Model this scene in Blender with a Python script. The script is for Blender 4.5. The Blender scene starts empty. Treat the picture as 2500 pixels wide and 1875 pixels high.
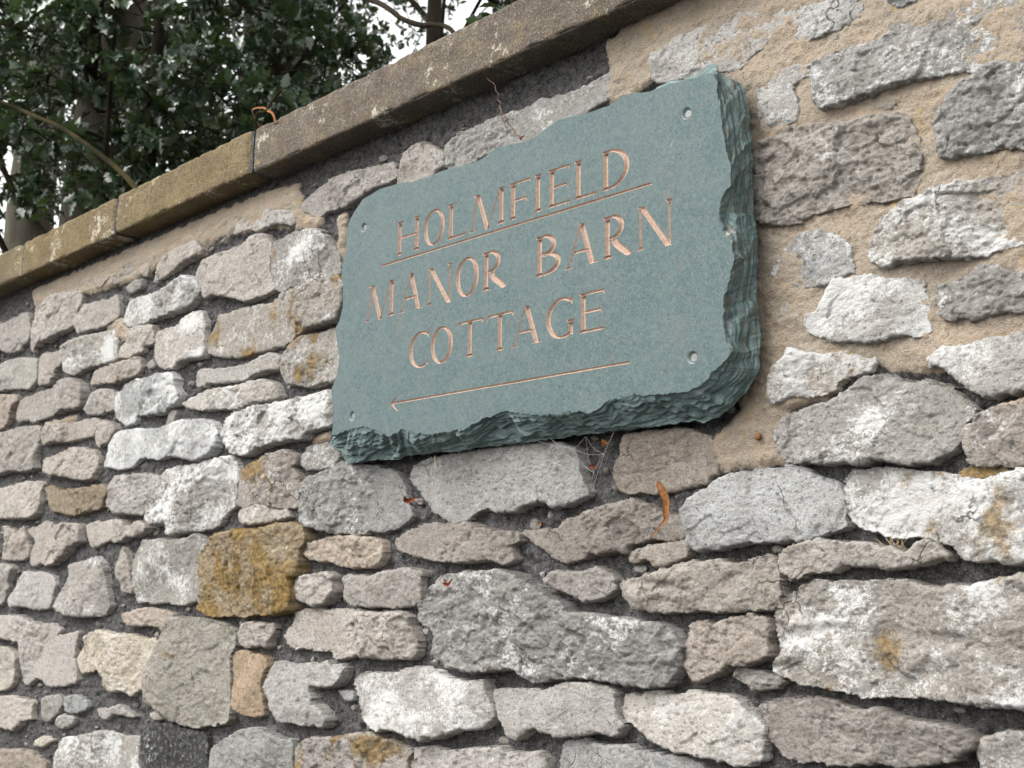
import bpy, bmesh, math, random
import numpy as np
from mathutils import Matrix, Vector
from mathutils.geometry import delaunay_2d_cdt

# ------------------------------------------------------------------ camera, sky, sun, exposure
scene = bpy.context.scene
C = scene.collection
CAM = np.array((0.0, -1.06, 1.55))
ROT = np.array(((0.684347, -0.121865, -0.718901), (0.729066, 0.129866, 0.672010), (0.011466, -0.984014, 0.177721)))
FWD = ROT[:, 2]
cam_data = bpy.data.cameras.new('camera')
cam = bpy.data.objects.new('camera', cam_data)
C.objects.link(cam)
M = Matrix.Identity(4)
for i in range(3):
    M[i][0] = ROT[i, 0]; M[i][1] = -ROT[i, 1]; M[i][2] = -ROT[i, 2]; M[i][3] = CAM[i]
cam.matrix_world = M
cam_data.sensor_width = 36.0
cam_data.lens = 3100 / 2500 * 36.0
cam_data.clip_start = 0.05
cam_data.clip_end = 500
cam_data.dof.use_dof = True
cam_data.dof.focus_distance = 1.50
cam_data.dof.aperture_fstop = 15.0
scene.camera = cam

SUN_DIR = Vector((-0.40, -0.72, 0.86)).normalized()
world = bpy.data.worlds.new('World')
scene.world = world
world.use_nodes = True
wn = world.node_tree
bg = wn.nodes['Background']
sky = wn.nodes.new('ShaderNodeTexSky')
sky.sky_type = 'NISHITA'
sky.sun_disc = False
sky.sun_elevation = math.asin(SUN_DIR.z)
sky.sun_rotation = math.atan2(SUN_DIR.x, SUN_DIR.y)
sky.air_density = 3.0
sky.dust_density = 2.0
sky.ozone_density = 1.0
hs = wn.nodes.new('ShaderNodeHueSaturation')
hs.inputs['Saturation'].default_value = 0.10
wn.links.new(sky.outputs[0], hs.inputs['Color'])
wn.links.new(hs.outputs[0], bg.inputs['Color'])
bg.inputs['Strength'].default_value = 0.15

sun_data = bpy.data.lights.new('sun', 'SUN')
sun_data.energy = 1.3
sun_data.angle = math.radians(38)
sun_data.color = (1.0, 0.97, 0.92)
sun = bpy.data.objects.new('sun', sun_data)
C.objects.link(sun)
sun.rotation_euler = SUN_DIR.to_track_quat('Z', 'Y').to_euler()

vs = scene.view_settings
vs.view_transform = 'Standard'
vs.look = 'None'
vs.exposure = 1.3
vs.gamma = 1.0
vs.use_curve_mapping = False
scene.render.engine = 'CYCLES'
scene.cycles.use_denoising = True
scene.cycles.max_bounces = 6

# ------------------------------------------------------------------ traced data (wall coordinates, millimetres: x along the wall, z height)
STONES = """
b 0.2 0 18 -2856,2168 -2792,2167 -2741,2169 -2684,2174 -2642,2172 -2628,2153 -2620,2131 -2629,2105 -2663,2102 -2663,2094 -2685,2093 -2720,2092 -2741,2097 -2769,2109 -2834,2118
b 0.15 0 24 -2606,2169 -2560,2183 -2505,2184 -2452,2182 -2386,2174 -2375,2157 -2388,2133 -2401,2110 -2416,2101 -2481,2098 -2502,2092 -2533,2090 -2557,2096 -2565,2087 -2586,2086 -2588,2073 -2606,2093 -2606,2119 -2602,2149
b 0.35 0 20 -2366,2138 -2307,2138 -2262,2132 -2225,2138 -2210,2114 -2210,2090 -2232,2085 -2274,2079 -2318,2080 -2367,2081 -2384,2098 -2385,2117
g 0.7 0.1 22 -2172,2114 -2133,2116 -2079,2110 -2055,2113 -1995,2117 -1956,2122 -1920,2110 -1901,2087 -1906,2075 -1924,2065 -1988,2062 -2055,2063 -2125,2061 -2162,2063 -2197,2078 -2184,2091
b 0.2 0 22 -2080,2133 -2072,2164 -2042,2176 -2002,2178 -1953,2178 -1921,2181 -1898,2153 -1918,2151 -1972,2150 -1988,2143 -2044,2138 -2068,2132
b 0.2 0 12 -2335,2191 -2286,2186 -2262,2179 -2279,2164 -2323,2167
b 0.2 0.1 14 -2258,2180 -2223,2179 -2205,2187 -2179,2187 -2146,2163 -2222,2172 -2227,2156 -2256,2165
b 0.3 0.1 12 -2139,2161 -2120,2184 -2090,2175 -2099,2161 -2108,2149
g 0.3 0.1 12 -2192,2144 -2159,2151 -2122,2148 -2124,2132 -2171,2128
g 0.6 0.05 22 -2445,2066 -2399,2072 -2333,2072 -2269,2071 -2203,2068 -2204,2045 -2208,2026 -2202,2009 -2256,2010 -2306,2007 -2347,2007 -2379,2000 -2431,2013 -2440,2037
w 0.5 0 18 -2150,2058 -2110,2057 -2068,2053 -2059,2037 -2060,2018 -2098,2017 -2100,2009 -2136,2009 -2157,2005 -2203,2013 -2197,2026 -2176,2034 -2167,2050
w 0.6 0 20 -2056,2038 -2018,2039 -1977,2037 -1973,2047 -1938,2051 -1894,2050 -1879,2023 -1878,1999 -1872,1979 -1882,1966 -1929,1971 -1954,1968 -1967,1962 -2030,1967 -2056,1984 -2062,2010
b 0.2 0 18 -2564,2034 -2565,2062 -2538,2068 -2502,2064 -2453,2063 -2441,2046 -2452,2031 -2477,2024 -2478,2006 -2489,1996 -2530,1997 -2559,2006
g 0.35 0 20 -2827,2060 -2742,2076 -2682,2078 -2579,2063 -2571,2045 -2568,2017 -2604,2000 -2674,2010 -2729,2013 -2819,2022
g 0.4 0.2 20 -2297,1999 -2235,2000 -2197,1998 -2146,2000 -2113,2000 -2104,1980 -2120,1967 -2166,1964 -2207,1964 -2269,1972 -2312,1970 -2307,1986
g 0.3 0 10 -2090,1982 -2067,1990 -2051,1977 -2074,1970
b 0.35 0 22 -2660,1965 -2639,1983 -2587,1985 -2542,1989 -2497,1987 -2450,1999 -2378,1995 -2329,1971 -2329,1935 -2351,1931 -2418,1935 -2478,1930 -2531,1928 -2567,1926 -2602,1936 -2649,1934 -2664,1952
b 0.1 0 18 -2326,1929 -2313,1945 -2290,1953 -2267,1959 -2205,1950 -2199,1913 -2241,1914 -2260,1911 -2312,1915
g 0.7 0.05 22 -2207,1928 -2204,1943 -2178,1944 -2168,1955 -2129,1960 -2076,1955 -2035,1957 -1982,1955 -1967,1941 -1965,1923 -1951,1909 -1959,1898 -1981,1894 -2003,1885 -2067,1889 -2117,1894 -2108,1883 -2143,1876 -2185,1891 -2200,1906
b 0.1 0 18 -2822,2012 -2706,2000 -2656,1993 -2654,1983 -2685,1968 -2695,1943 -2721,1928 -2805,1934
b 0.05 0 22 -2802,1921 -2680,1922 -2608,1921 -2533,1915 -2530,1900 -2526,1880 -2541,1851 -2530,1826 -2590,1826 -2662,1833 -2720,1828 -2783,1832
b 0.05 0 18 -2530,1901 -2502,1918 -2475,1917 -2413,1907 -2330,1906 -2291,1907 -2231,1894 -2265,1892 -2274,1879 -2285,1869 -2337,1872 -2390,1870 -2450,1875 -2503,1874 -2523,1884
b 0.1 0 18 -2276,1875 -2265,1890 -2238,1893 -2196,1887 -2188,1874 -2207,1862 -2217,1853 -2258,1847 -2275,1860
w 0.6 0.1 24 -2233,1809 -2218,1835 -2217,1851 -2196,1866 -2164,1870 -2106,1868 -2050,1861 -1980,1860 -1933,1864 -1859,1860 -1831,1849 -1816,1832 -1821,1808 -1838,1797 -1873,1791 -1926,1801 -1971,1810 -2023,1804 -2050,1812 -2092,1813 -2118,1800 -2161,1798 -2198,1805
b 0.2 0 22 -2491,1843 -2428,1848 -2395,1850 -2384,1858 -2321,1851 -2273,1843 -2255,1830 -2252,1810 -2265,1790 -2287,1787 -2332,1792 -2378,1800 -2439,1808 -2484,1817
b 0.2 0 22 -2775,1800 -2641,1799 -2576,1804 -2489,1798 -2499,1779 -2499,1758 -2513,1735 -2543,1727 -2603,1730 -2762,1737
t 0.1 0.2 18 -2487,1787 -2452,1789 -2416,1777 -2349,1773 -2270,1775 -2213,1775 -2199,1760 -2213,1749 -2225,1730 -2282,1729 -2341,1723 -2408,1732 -2456,1738 -2469,1760
b 0.3 0 22 -2187,1777 -2174,1788 -2123,1784 -2071,1785 -2009,1776 -2020,1761 -2034,1739 -2031,1713 -2068,1712 -2114,1717 -2171,1719 -2203,1732 -2213,1743 -2206,1757
g 0.7 0.12 24 -2033,1700 -2034,1736 -2021,1761 -2000,1782 -1965,1788 -1887,1786 -1825,1791 -1774,1791 -1750,1772 -1753,1751 -1754,1730 -1758,1708 -1793,1696 -1803,1681 -1848,1677 -1902,1676 -1951,1671 -1958,1696 -1986,1695 -2005,1691
b 0.1 0 16 -2688,1719 -2668,1720 -2657,1712 -2618,1710 -2612,1700 -2568,1716 -2559,1695 -2541,1672 -2538,1653 -2559,1645 -2624,1645 -2678,1649 -2672,1666 -2660,1681 -2664,1699
b 0.15 0 22 -2552,1704 -2535,1709 -2499,1709 -2479,1719 -2447,1713 -2417,1707 -2380,1711 -2306,1706 -2298,1692 -2300,1672 -2339,1668 -2350,1656 -2376,1642 -2416,1634 -2454,1631 -2481,1637 -2515,1631 -2533,1638 -2529,1657 -2519,1673 -2507,1680 -2541,1694
b 0.1 0 18 -2289,1702 -2240,1710 -2228,1704 -2173,1709 -2122,1703 -2107,1691 -2067,1702 -2042,1694 -2034,1685 -2080,1674 -2108,1678 -2132,1669 -2167,1668 -2190,1671 -2230,1664 -2264,1662 -2279,1683
b 0.2 0 18 -2740,1639 -2632,1639 -2602,1629 -2625,1605 -2637,1569 -2653,1556 -2722,1554
b 0.25 0 20 -2605,1573 -2580,1587 -2578,1604 -2545,1621 -2469,1619 -2412,1611 -2401,1595 -2410,1578 -2415,1555 -2434,1546 -2500,1549 -2555,1554 -2595,1549 -2607,1562
b 0.5 0.08 22 -2391,1564 -2381,1579 -2359,1590 -2346,1612 -2354,1631 -2294,1635 -2238,1643 -2198,1628 -2187,1605 -2177,1583 -2165,1554 -2184,1538 -2251,1535 -2325,1536 -2371,1543 -2391,1551
b 0.2 0 16 -2130,1660 -2115,1651 -2107,1641 -2097,1623 -2086,1593 -2084,1580 -2119,1578 -2131,1593 -2143,1603 -2160,1618 -2151,1632 -2139,1648
g 0.55 0.12 20 -2091,1631 -2076,1648 -2055,1667 -2021,1664 -1979,1668 -1941,1663 -1892,1665 -1865,1671 -1832,1657 -1862,1635 -1857,1623 -1845,1593 -1851,1568 -1895,1558 -1935,1558 -1979,1562 -2011,1558 -2028,1564 -2064,1559 -2079,1592 -2091,1613
o 0.35 0.62 34 -1863,1634 -1828,1652 -1801,1667 -1732,1672 -1677,1671 -1664,1669 -1626,1676 -1555,1675 -1544,1648 -1560,1641 -1559,1620 -1562,1603 -1578,1598 -1575,1583 -1571,1567 -1575,1549 -1606,1547 -1630,1543 -1661,1545 -1712,1539 -1739,1543 -1794,1539 -1820,1544 -1855,1551 -1850,1579 -1843,1598 -1857,1623
b 0.1 0 18 -2115,1541 -2056,1549 -2023,1552 -1958,1547 -1936,1541 -1942,1517 -1964,1515 -2007,1525 -2076,1520 -2101,1529
b 0.12 0 20 -2716,1530 -2546,1535 -2499,1523 -2442,1518 -2404,1519 -2361,1510 -2383,1497 -2328,1503 -2285,1509 -2294,1488 -2298,1465 -2286,1442 -2278,1419 -2320,1409 -2408,1403 -2431,1414 -2461,1416 -2498,1400 -2516,1405 -2525,1447 -2536,1483 -2601,1487 -2708,1490
c 0.1 0 18 -2703,1469 -2617,1473 -2579,1467 -2551,1453 -2556,1424 -2569,1399 -2608,1386 -2684,1382
c 0.4 0.04 22 -2275,1495 -2246,1504 -2191,1512 -2140,1506 -2061,1506 -2040,1500 -2004,1501 -1984,1497 -1978,1478 -1998,1456 -1996,1438 -1997,1421 -2038,1416 -2057,1405 -2071,1407 -2092,1412 -2119,1409 -2158,1412 -2165,1431 -2192,1444 -2225,1439 -2265,1433 -2279,1446 -2287,1459 -2268,1472 -2255,1486
p 0.1 0.2 32 -1938,1534 -1926,1537 -1892,1536 -1875,1536 -1816,1535 -1788,1532 -1748,1522 -1732,1518 -1731,1499 -1737,1489 -1747,1483 -1743,1460 -1739,1432 -1737,1408 -1740,1384 -1772,1378 -1805,1373 -1833,1368 -1868,1370 -1904,1375 -1926,1381 -1958,1392 -1987,1398 -1993,1420 -1997,1447 -1980,1469 -1970,1487 -1947,1504
b 0.3 0 18 -1729,1520 -1714,1531 -1680,1532 -1649,1531 -1624,1530 -1628,1519 -1638,1511 -1642,1497 -1669,1498 -1690,1495 -1714,1497 -1728,1509
s 0 0.1 20 -1743,1483 -1721,1490 -1702,1489 -1686,1484 -1656,1485 -1643,1480 -1641,1469 -1653,1453 -1657,1439 -1650,1424 -1649,1402 -1671,1394 -1699,1397 -1721,1403 -1731,1414 -1737,1435 -1740,1460
w 0.3 0.03 24 -1641,1461 -1630,1472 -1613,1477 -1591,1473 -1553,1474 -1530,1476 -1516,1475 -1494,1481 -1463,1477 -1440,1477 -1443,1467 -1462,1451 -1488,1447 -1517,1448 -1528,1447 -1518,1433 -1512,1420 -1494,1417 -1474,1405 -1484,1394 -1506,1395 -1547,1391 -1571,1396 -1596,1392 -1614,1402 -1627,1414 -1636,1427 -1649,1437 -1645,1445
w 0.1 0 10 -1464,1443 -1431,1442 -1431,1431 -1448,1431 -1459,1438
g 0.2 0 14 -2421,1382 -2349,1392 -2330,1377 -2362,1351 -2392,1338 -2418,1344 -2422,1363
g 0.2 0.2 14 -2328,1387 -2282,1394 -2258,1389 -2235,1387 -2229,1374 -2273,1362 -2320,1362 -2326,1375
g 0.4 0.2 12 -2357,1347 -2327,1357 -2279,1355 -2281,1343 -2330,1330 -2355,1335
b 0.1 0 14 -2192,1374 -2136,1379 -2102,1389 -2073,1376 -2046,1372 -2058,1368 -2117,1373 -2168,1357 -2183,1364
c 0.1 0 9 -2001,1378 -1966,1383 -1955,1372 -1987,1371
b 0.2 0 18 -2681,1368 -2583,1377 -2533,1376 -2462,1373 -2463,1357 -2464,1338 -2503,1335 -2514,1324 -2534,1314 -2575,1314 -2669,1313
c 0.1 0 12 -2444,1300 -2420,1308 -2383,1313 -2362,1308 -2389,1299 -2408,1291 -2447,1293
s2 0 0 18 -2660,1269 -2535,1276 -2492,1280 -2448,1279 -2426,1272 -2388,1269 -2382,1240 -2648,1214
g 0.6 0.15 22 -2335,1270 -2332,1295 -2312,1317 -2247,1320 -2237,1327 -2200,1331 -2172,1338 -2112,1336 -2094,1335 -2028,1341 -2023,1328 -2027,1304 -2019,1275 -2339,1244
f 0.3 0.05 16 -2019,1343 -1986,1364 -1939,1367 -1894,1368 -1876,1363 -1826,1363 -1808,1355 -1803,1332 -1802,1296 -2010,1276 -2018,1314
g 0.15 0.12 22 -1798,1335 -1780,1345 -1728,1366 -1682,1378 -1652,1379 -1607,1370 -1569,1370 -1566,1364 -1567,1345 -1565,1319 -1797,1296
b 0.3 0.5 24 -1565,1357 -1545,1368 -1514,1376 -1483,1379 -1447,1383 -1401,1390 -1385,1391 -1357,1387 -1326,1382 -1297,1378 -1310,1366 -1315,1343 -1564,1319
b 0.35 0.05 22 -1295,1379 -1277,1383 -1261,1385 -1248,1384 -1229,1382 -1208,1385 -1179,1389 -1155,1393 -1130,1394 -1116,1392 -1097,1391 -1065,1395 -1056,1385 -1055,1369 -1298,1345 -1298,1363
g 0.3 0.02 22 -1034,1404 -1030,1409 -1000,1414 -985,1411 -964,1412 -948,1410 -929,1413 -913,1408 -896,1408 -879,1408 -854,1408 -836,1402 -830,1390 -1038,1370
h 0.2 0.15 22 -1560,1636 -1542,1646 -1510,1650 -1476,1654 -1420,1651 -1374,1645 -1369,1626 -1380,1614 -1394,1608 -1411,1609 -1436,1609 -1471,1613 -1494,1621 -1512,1619 -1550,1626
b 0.05 0 24 -1575,1600 -1529,1600 -1498,1605 -1477,1599 -1481,1590 -1474,1579 -1484,1567 -1517,1557 -1545,1562 -1570,1568
b 0.05 0 24 -1458,1596 -1438,1599 -1396,1596 -1367,1601 -1336,1605 -1303,1605 -1278,1601 -1285,1590 -1286,1576 -1286,1567 -1299,1559 -1318,1558 -1349,1556 -1390,1557 -1419,1558 -1438,1559 -1450,1564 -1454,1575 -1452,1584
b 0.25 0.05 24 -1601,1513 -1597,1521 -1583,1530 -1579,1540 -1575,1547 -1542,1552 -1517,1555 -1497,1550 -1479,1552 -1418,1552 -1393,1549 -1369,1548 -1339,1550 -1322,1550 -1306,1544 -1306,1536 -1298,1525 -1292,1515 -1289,1501 -1302,1491 -1335,1493 -1366,1489 -1403,1491 -1428,1492 -1449,1487 -1477,1486 -1486,1498 -1502,1496 -1538,1497 -1569,1497 -1595,1500
r 0.5 0.12 34 -1269,1570 -1255,1582 -1239,1594 -1220,1596 -1193,1599 -1168,1598 -1134,1601 -1103,1595 -1080,1587 -1063,1577 -1044,1568 -1021,1562 -1013,1551 -997,1551 -975,1549 -961,1545 -939,1547 -919,1542 -887,1541 -869,1538 -860,1529 -855,1517 -859,1506 -856,1498 -863,1486 -878,1478 -903,1476 -929,1477 -962,1479 -990,1482 -1026,1479 -1071,1473 -1091,1480 -1111,1489 -1132,1484 -1182,1480 -1225,1483 -1232,1492 -1250,1494 -1253,1509 -1248,1520 -1251,1526 -1266,1534 -1285,1541 -1282,1560
w 0.7 0.2 28 -1424,1461 -1406,1468 -1387,1467 -1365,1471 -1357,1469 -1338,1471 -1315,1477 -1296,1480 -1270,1480 -1248,1475 -1230,1470 -1212,1469 -1183,1467 -1161,1471 -1158,1461 -1149,1451 -1139,1434 -1139,1429 -1157,1418 -1180,1411 -1200,1412 -1217,1406 -1238,1399 -1261,1399 -1265,1393 -1285,1396 -1310,1399 -1338,1401 -1354,1402 -1374,1397 -1394,1404 -1407,1415 -1414,1430 -1419,1442 -1423,1452
w 0.2 0 26 -1149,1457 -1136,1460 -1089,1462 -1051,1464 -1026,1474 -997,1475 -972,1473 -953,1472 -947,1464 -947,1448 -944,1440 -936,1435 -948,1421 -960,1424 -975,1424 -1004,1419 -1031,1414 -1051,1417 -1078,1422 -1097,1407 -1116,1409 -1129,1425 -1141,1443
w 0.45 0 26 -942,1454 -937,1464 -929,1467 -917,1465 -899,1471 -888,1470 -879,1467 -859,1469 -842,1475 -822,1472 -798,1471 -782,1464 -769,1457 -760,1450 -756,1440 -758,1428 -759,1413 -770,1409 -790,1407 -813,1410 -836,1413 -861,1412 -890,1420 -905,1426 -917,1432 -936,1440 -942,1445
t2 0.05 0 24 -855,1504 -852,1519 -849,1532 -846,1538 -836,1543 -827,1544 -811,1542 -789,1548 -769,1551 -753,1549 -748,1545 -746,1534 -748,1526 -745,1518 -747,1513 -766,1505 -779,1503 -793,1503 -801,1497 -818,1493 -824,1487 -840,1484 -848,1491
g 0.2 0 16 -792,1495 -788,1498 -777,1499 -771,1496 -755,1495 -736,1493 -735,1489 -746,1482 -759,1482 -769,1479 -777,1484 -791,1490
r 0.25 0.02 28 -942,1582 -935,1586 -914,1590 -895,1592 -883,1595 -870,1597 -857,1602 -839,1605 -826,1603 -806,1606 -790,1602 -779,1600 -770,1602 -760,1606 -746,1607 -739,1601 -735,1593 -734,1582 -734,1567 -742,1558 -759,1557 -781,1556 -804,1554 -822,1556 -842,1555 -871,1553 -909,1555 -922,1558 -935,1571
t2 0.08 0.03 20 -1103,1645 -1080,1647 -1045,1646 -1033,1655 -1006,1662 -983,1665 -955,1670 -922,1673 -901,1666 -888,1658 -875,1656 -855,1653 -847,1638 -847,1630 -863,1629 -901,1631 -920,1628 -935,1624 -931,1615 -944,1620 -969,1616 -983,1617 -1000,1614 -1027,1608 -1033,1607 -1048,1613 -1072,1627 -1091,1636
t2 0.1 0.05 18 -933,1614 -924,1619 -904,1623 -883,1624 -863,1625 -850,1629 -847,1626 -848,1616 -857,1611 -876,1602 -896,1602 -907,1611 -924,1607 -932,1608
t2 0.05 0.03 24 -1057,1590 -1049,1595 -1033,1598 -1012,1597 -997,1595 -978,1601 -961,1596 -951,1589 -947,1579 -958,1571 -975,1567 -995,1562 -1003,1569 -1021,1575 -1041,1580 -1055,1586
t2 0.08 0.02 24 -1347,1646 -1320,1653 -1286,1662 -1271,1664 -1249,1660 -1218,1659 -1186,1658 -1160,1650 -1119,1645 -1104,1645 -1109,1633 -1120,1629 -1112,1615 -1118,1609 -1138,1611 -1161,1616 -1185,1611 -1202,1612 -1256,1616 -1303,1621 -1337,1629 -1348,1638
g 0.4 0.12 24 -1574,1731 -1569,1695 -1555,1673 -1527,1668 -1513,1664 -1492,1664 -1485,1659 -1450,1656 -1416,1656 -1408,1661 -1393,1656 -1348,1659 -1328,1665 -1311,1675 -1322,1693 -1329,1716 -1355,1737 -1387,1745 -1410,1749 -1442,1753 -1469,1758 -1496,1749 -1523,1746 -1558,1743
g 0.35 0.2 22 -1319,1730 -1314,1742 -1280,1749 -1206,1750 -1120,1752 -1057,1751 -1011,1740 -1004,1722 -1001,1707 -993,1690 -989,1683 -1020,1674 -1045,1672 -1062,1679 -1087,1678 -1103,1671 -1136,1671 -1156,1676 -1180,1676 -1197,1670 -1207,1661 -1227,1660 -1253,1670 -1270,1679 -1287,1695 -1303,1709 -1321,1723
t2 0.08 0.03 18 -952,1700 -948,1714 -941,1720 -939,1734 -934,1746 -900,1747 -849,1746 -818,1733 -811,1718 -811,1696 -820,1693 -825,1687 -837,1685 -846,1684 -868,1680 -901,1681 -923,1682 -942,1684 -947,1691
w 0.15 0.06 28 -853,1657 -844,1667 -828,1676 -814,1680 -802,1687 -789,1691 -763,1691 -756,1695 -738,1693 -718,1695 -707,1694 -697,1685 -687,1682 -665,1673 -661,1666 -660,1653 -658,1640 -659,1634 -673,1632 -687,1627 -698,1624 -727,1623 -767,1624 -785,1621 -809,1618 -834,1616 -840,1621 -843,1624 -843,1638 -849,1645
g 0.8 0.4 30 -657,1678 -653,1684 -632,1684 -624,1685 -599,1682 -563,1676 -546,1672 -520,1668 -504,1668 -495,1673 -486,1673 -463,1672 -468,1600 -488,1597 -500,1598 -512,1601 -520,1601 -533,1600 -543,1604 -549,1615 -566,1617 -584,1622 -607,1622 -621,1627 -634,1631 -642,1633 -651,1641 -656,1651 -657,1665
w 0.1 0.03 28 -733,1603 -732,1610 -721,1615 -706,1620 -690,1622 -667,1619 -637,1618 -618,1612 -609,1612 -596,1607 -586,1609 -582,1616 -573,1617 -566,1616 -554,1603 -563,1603 -576,1599 -594,1594 -606,1593 -627,1596 -648,1599 -663,1597 -674,1593 -685,1592 -705,1592 -720,1585 -725,1590 -732,1594
r 0.55 0.4 38 -735,1560 -720,1569 -701,1580 -690,1584 -680,1581 -657,1583 -636,1581 -629,1582 -598,1582 -582,1579 -564,1577 -534,1577 -513,1580 -492,1586 -469,1589 -476,1478 -515,1479 -535,1480 -556,1480 -578,1483 -614,1482 -624,1480 -641,1480 -654,1484 -668,1483 -692,1487 -718,1491 -731,1495 -742,1501 -730,1513 -730,1522 -734,1533 -736,1549
t2 0.1 0.02 28 -763,1464 -758,1468 -730,1471 -709,1473 -678,1474 -670,1470 -657,1467 -639,1466 -627,1469 -614,1465 -610,1462 -589,1461 -572,1460 -555,1457 -545,1455 -537,1450 -538,1443 -546,1438 -559,1432 -576,1427 -598,1422 -621,1422 -640,1422 -668,1417 -698,1419 -718,1416 -739,1421 -749,1432 -757,1450 -763,1461
w 0.5 0.05 24 -537,1444 -535,1451 -525,1454 -508,1458 -499,1458 -477,1458 -479,1424 -535,1419 -536,1434
g 0.5 0.12 26 -739,1730 -729,1742 -707,1747 -686,1751 -672,1752 -660,1755 -651,1761 -640,1767 -628,1773 -612,1771 -599,1766 -563,1760 -551,1755 -542,1747 -527,1733 -529,1724 -535,1717 -539,1706 -546,1698 -563,1693 -569,1688 -585,1687 -604,1689 -616,1692 -637,1692 -657,1695 -688,1697 -709,1699 -728,1703 -734,1714
t2 0.45 0.35 26 -538,1708 -535,1714 -524,1718 -519,1723 -509,1727 -500,1730 -482,1733 -459,1732 -463,1679 -486,1681 -495,1679 -511,1681 -524,1682 -533,1685 -536,1695
w 0.5 0.04 24 -567,1781 -557,1788 -539,1789 -522,1788 -501,1789 -479,1790 -456,1787 -459,1740 -482,1742 -495,1742 -508,1741 -518,1745 -533,1753 -547,1766 -551,1771 -558,1774 -564,1775
g 0.5 0.04 20 -556,1838 -553,1847 -538,1848 -523,1851 -515,1857 -505,1858 -493,1853 -484,1847 -476,1844 -452,1840 -454,1809 -478,1811 -491,1813 -504,1812 -521,1812 -533,1814 -536,1812 -548,1814 -554,1823
w 0.7 0.08 22 -682,1846 -678,1853 -670,1858 -668,1865 -660,1872 -642,1870 -624,1870 -608,1864 -596,1862 -571,1857 -570,1848 -567,1838 -566,1830 -564,1826 -566,1813 -566,1806 -575,1806 -589,1807 -603,1806 -623,1805 -642,1809 -659,1812 -677,1819 -691,1825 -698,1834 -696,1841
w 0.8 0.2 22 -739,1789 -735,1796 -728,1797 -716,1809 -714,1812 -695,1804 -679,1801 -664,1800 -648,1801 -635,1804 -623,1800 -620,1798 -624,1785 -629,1781 -646,1776 -663,1774 -667,1767 -681,1761 -702,1763 -718,1765 -738,1760 -741,1770 -741,1780
w 0.7 0.12 18 -725,1911 -724,1919 -715,1919 -706,1926 -691,1928 -677,1926 -661,1918 -643,1905 -643,1892 -640,1879 -656,1876 -666,1871 -683,1871 -698,1874 -714,1879 -731,1888 -736,1896 -731,1904
g 0.7 0.08 24 -625,1894 -618,1907 -614,1915 -609,1923 -594,1929 -578,1934 -566,1934 -552,1936 -541,1936 -514,1937 -496,1937 -470,1934 -447,1929 -450,1872 -474,1873 -492,1869 -509,1868 -518,1867 -544,1871 -567,1874 -588,1877 -600,1873 -611,1879 -622,1887
r 0.35 0.18 24 -756,2009 -755,2028 -740,2037 -718,2036 -707,2042 -687,2037 -655,2030 -633,2028 -609,2026 -593,2024 -578,2018 -573,2008 -567,1992 -564,1976 -568,1965 -570,1950 -574,1941 -588,1941 -604,1941 -632,1946 -647,1946 -668,1946 -690,1945 -701,1940 -721,1942 -739,1948 -756,1955 -757,1981
w 0.6 0.05 14 -750,2094 -749,2106 -735,2106 -720,2109 -706,2111 -684,2103 -682,2094 -690,2091 -702,2090 -706,2081 -700,2074 -699,2061 -699,2051 -713,2050 -730,2052 -744,2058 -750,2065 -747,2081
g 0.55 0.02 22 -680,2083 -683,2100 -667,2104 -651,2106 -630,2104 -609,2103 -595,2106 -589,2112 -579,2114 -559,2114 -541,2111 -517,2109 -509,2110 -495,2107 -478,2104 -436,2094 -439,2051 -463,2052 -473,2047 -479,2040 -499,2042 -517,2043 -537,2046 -553,2048 -572,2051 -587,2052 -598,2052 -612,2051 -632,2051 -653,2050 -670,2052 -674,2062 -677,2076
g 0.2 0 9 -613,2038 -602,2044 -593,2043 -586,2037 -591,2034 -602,2033
g 0.5 0.06 24 -551,2005 -541,2017 -529,2025 -517,2034 -503,2038 -490,2040 -473,2036 -440,2028 -446,1947 -469,1956 -486,1961 -508,1963 -521,1965 -530,1965 -543,1967 -547,1978 -547,1992
w 0.3 0.12 12 -895,2179 -872,2187 -858,2190 -841,2193 -819,2193 -796,2193 -778,2194 -749,2188 -735,2190 -723,2188 -714,2180 -692,2176 -689,2162 -693,2153 -721,2158 -730,2148 -745,2141 -758,2139 -763,2128 -782,2130 -813,2136 -846,2139 -893,2149
w 0.35 0 16 -694,2132 -701,2141 -691,2157 -687,2170 -665,2165 -643,2163 -621,2150 -625,2134 -634,2133 -650,2131 -661,2132 -683,2131
g 0.3 0 16 -593,2143 -590,2137 -582,2132 -574,2132 -563,2131 -563,2139 -593,2150
g 0.4 0.2 14 -1265,2166 -1262,2174 -1235,2181 -1206,2181 -1165,2183 -1131,2182 -1092,2182 -1080,2186 -1055,2180 -1014,2178 -956,2184 -941,2171 -956,2152 -1014,2144 -1055,2139 -1103,2133 -1164,2139 -1195,2131 -1247,2132 -1261,2146
b 0.15 0.03 14 -1361,2172 -1350,2188 -1315,2193 -1283,2177 -1265,2166 -1261,2144 -1288,2139 -1323,2136 -1367,2142 -1364,2158
b 0.3 0 18 -1608,2171 -1588,2178 -1557,2188 -1518,2191 -1474,2191 -1415,2184 -1371,2179 -1364,2155 -1413,2148 -1451,2142 -1478,2139 -1515,2143 -1542,2144 -1551,2138 -1571,2142 -1602,2159
w 0.2 0.05 16 -1800,2180 -1775,2190 -1737,2187 -1710,2188 -1682,2176 -1657,2172 -1620,2162 -1624,2141 -1653,2151 -1694,2155 -1735,2156 -1764,2166 -1810,2165
g 0.55 0.2 20 -1688,2087 -1686,2124 -1654,2128 -1620,2129 -1585,2124 -1552,2120 -1535,2107 -1517,2089 -1504,2075 -1496,2052 -1495,2039 -1520,2036 -1593,2038 -1644,2038 -1671,2044 -1683,2065
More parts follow.
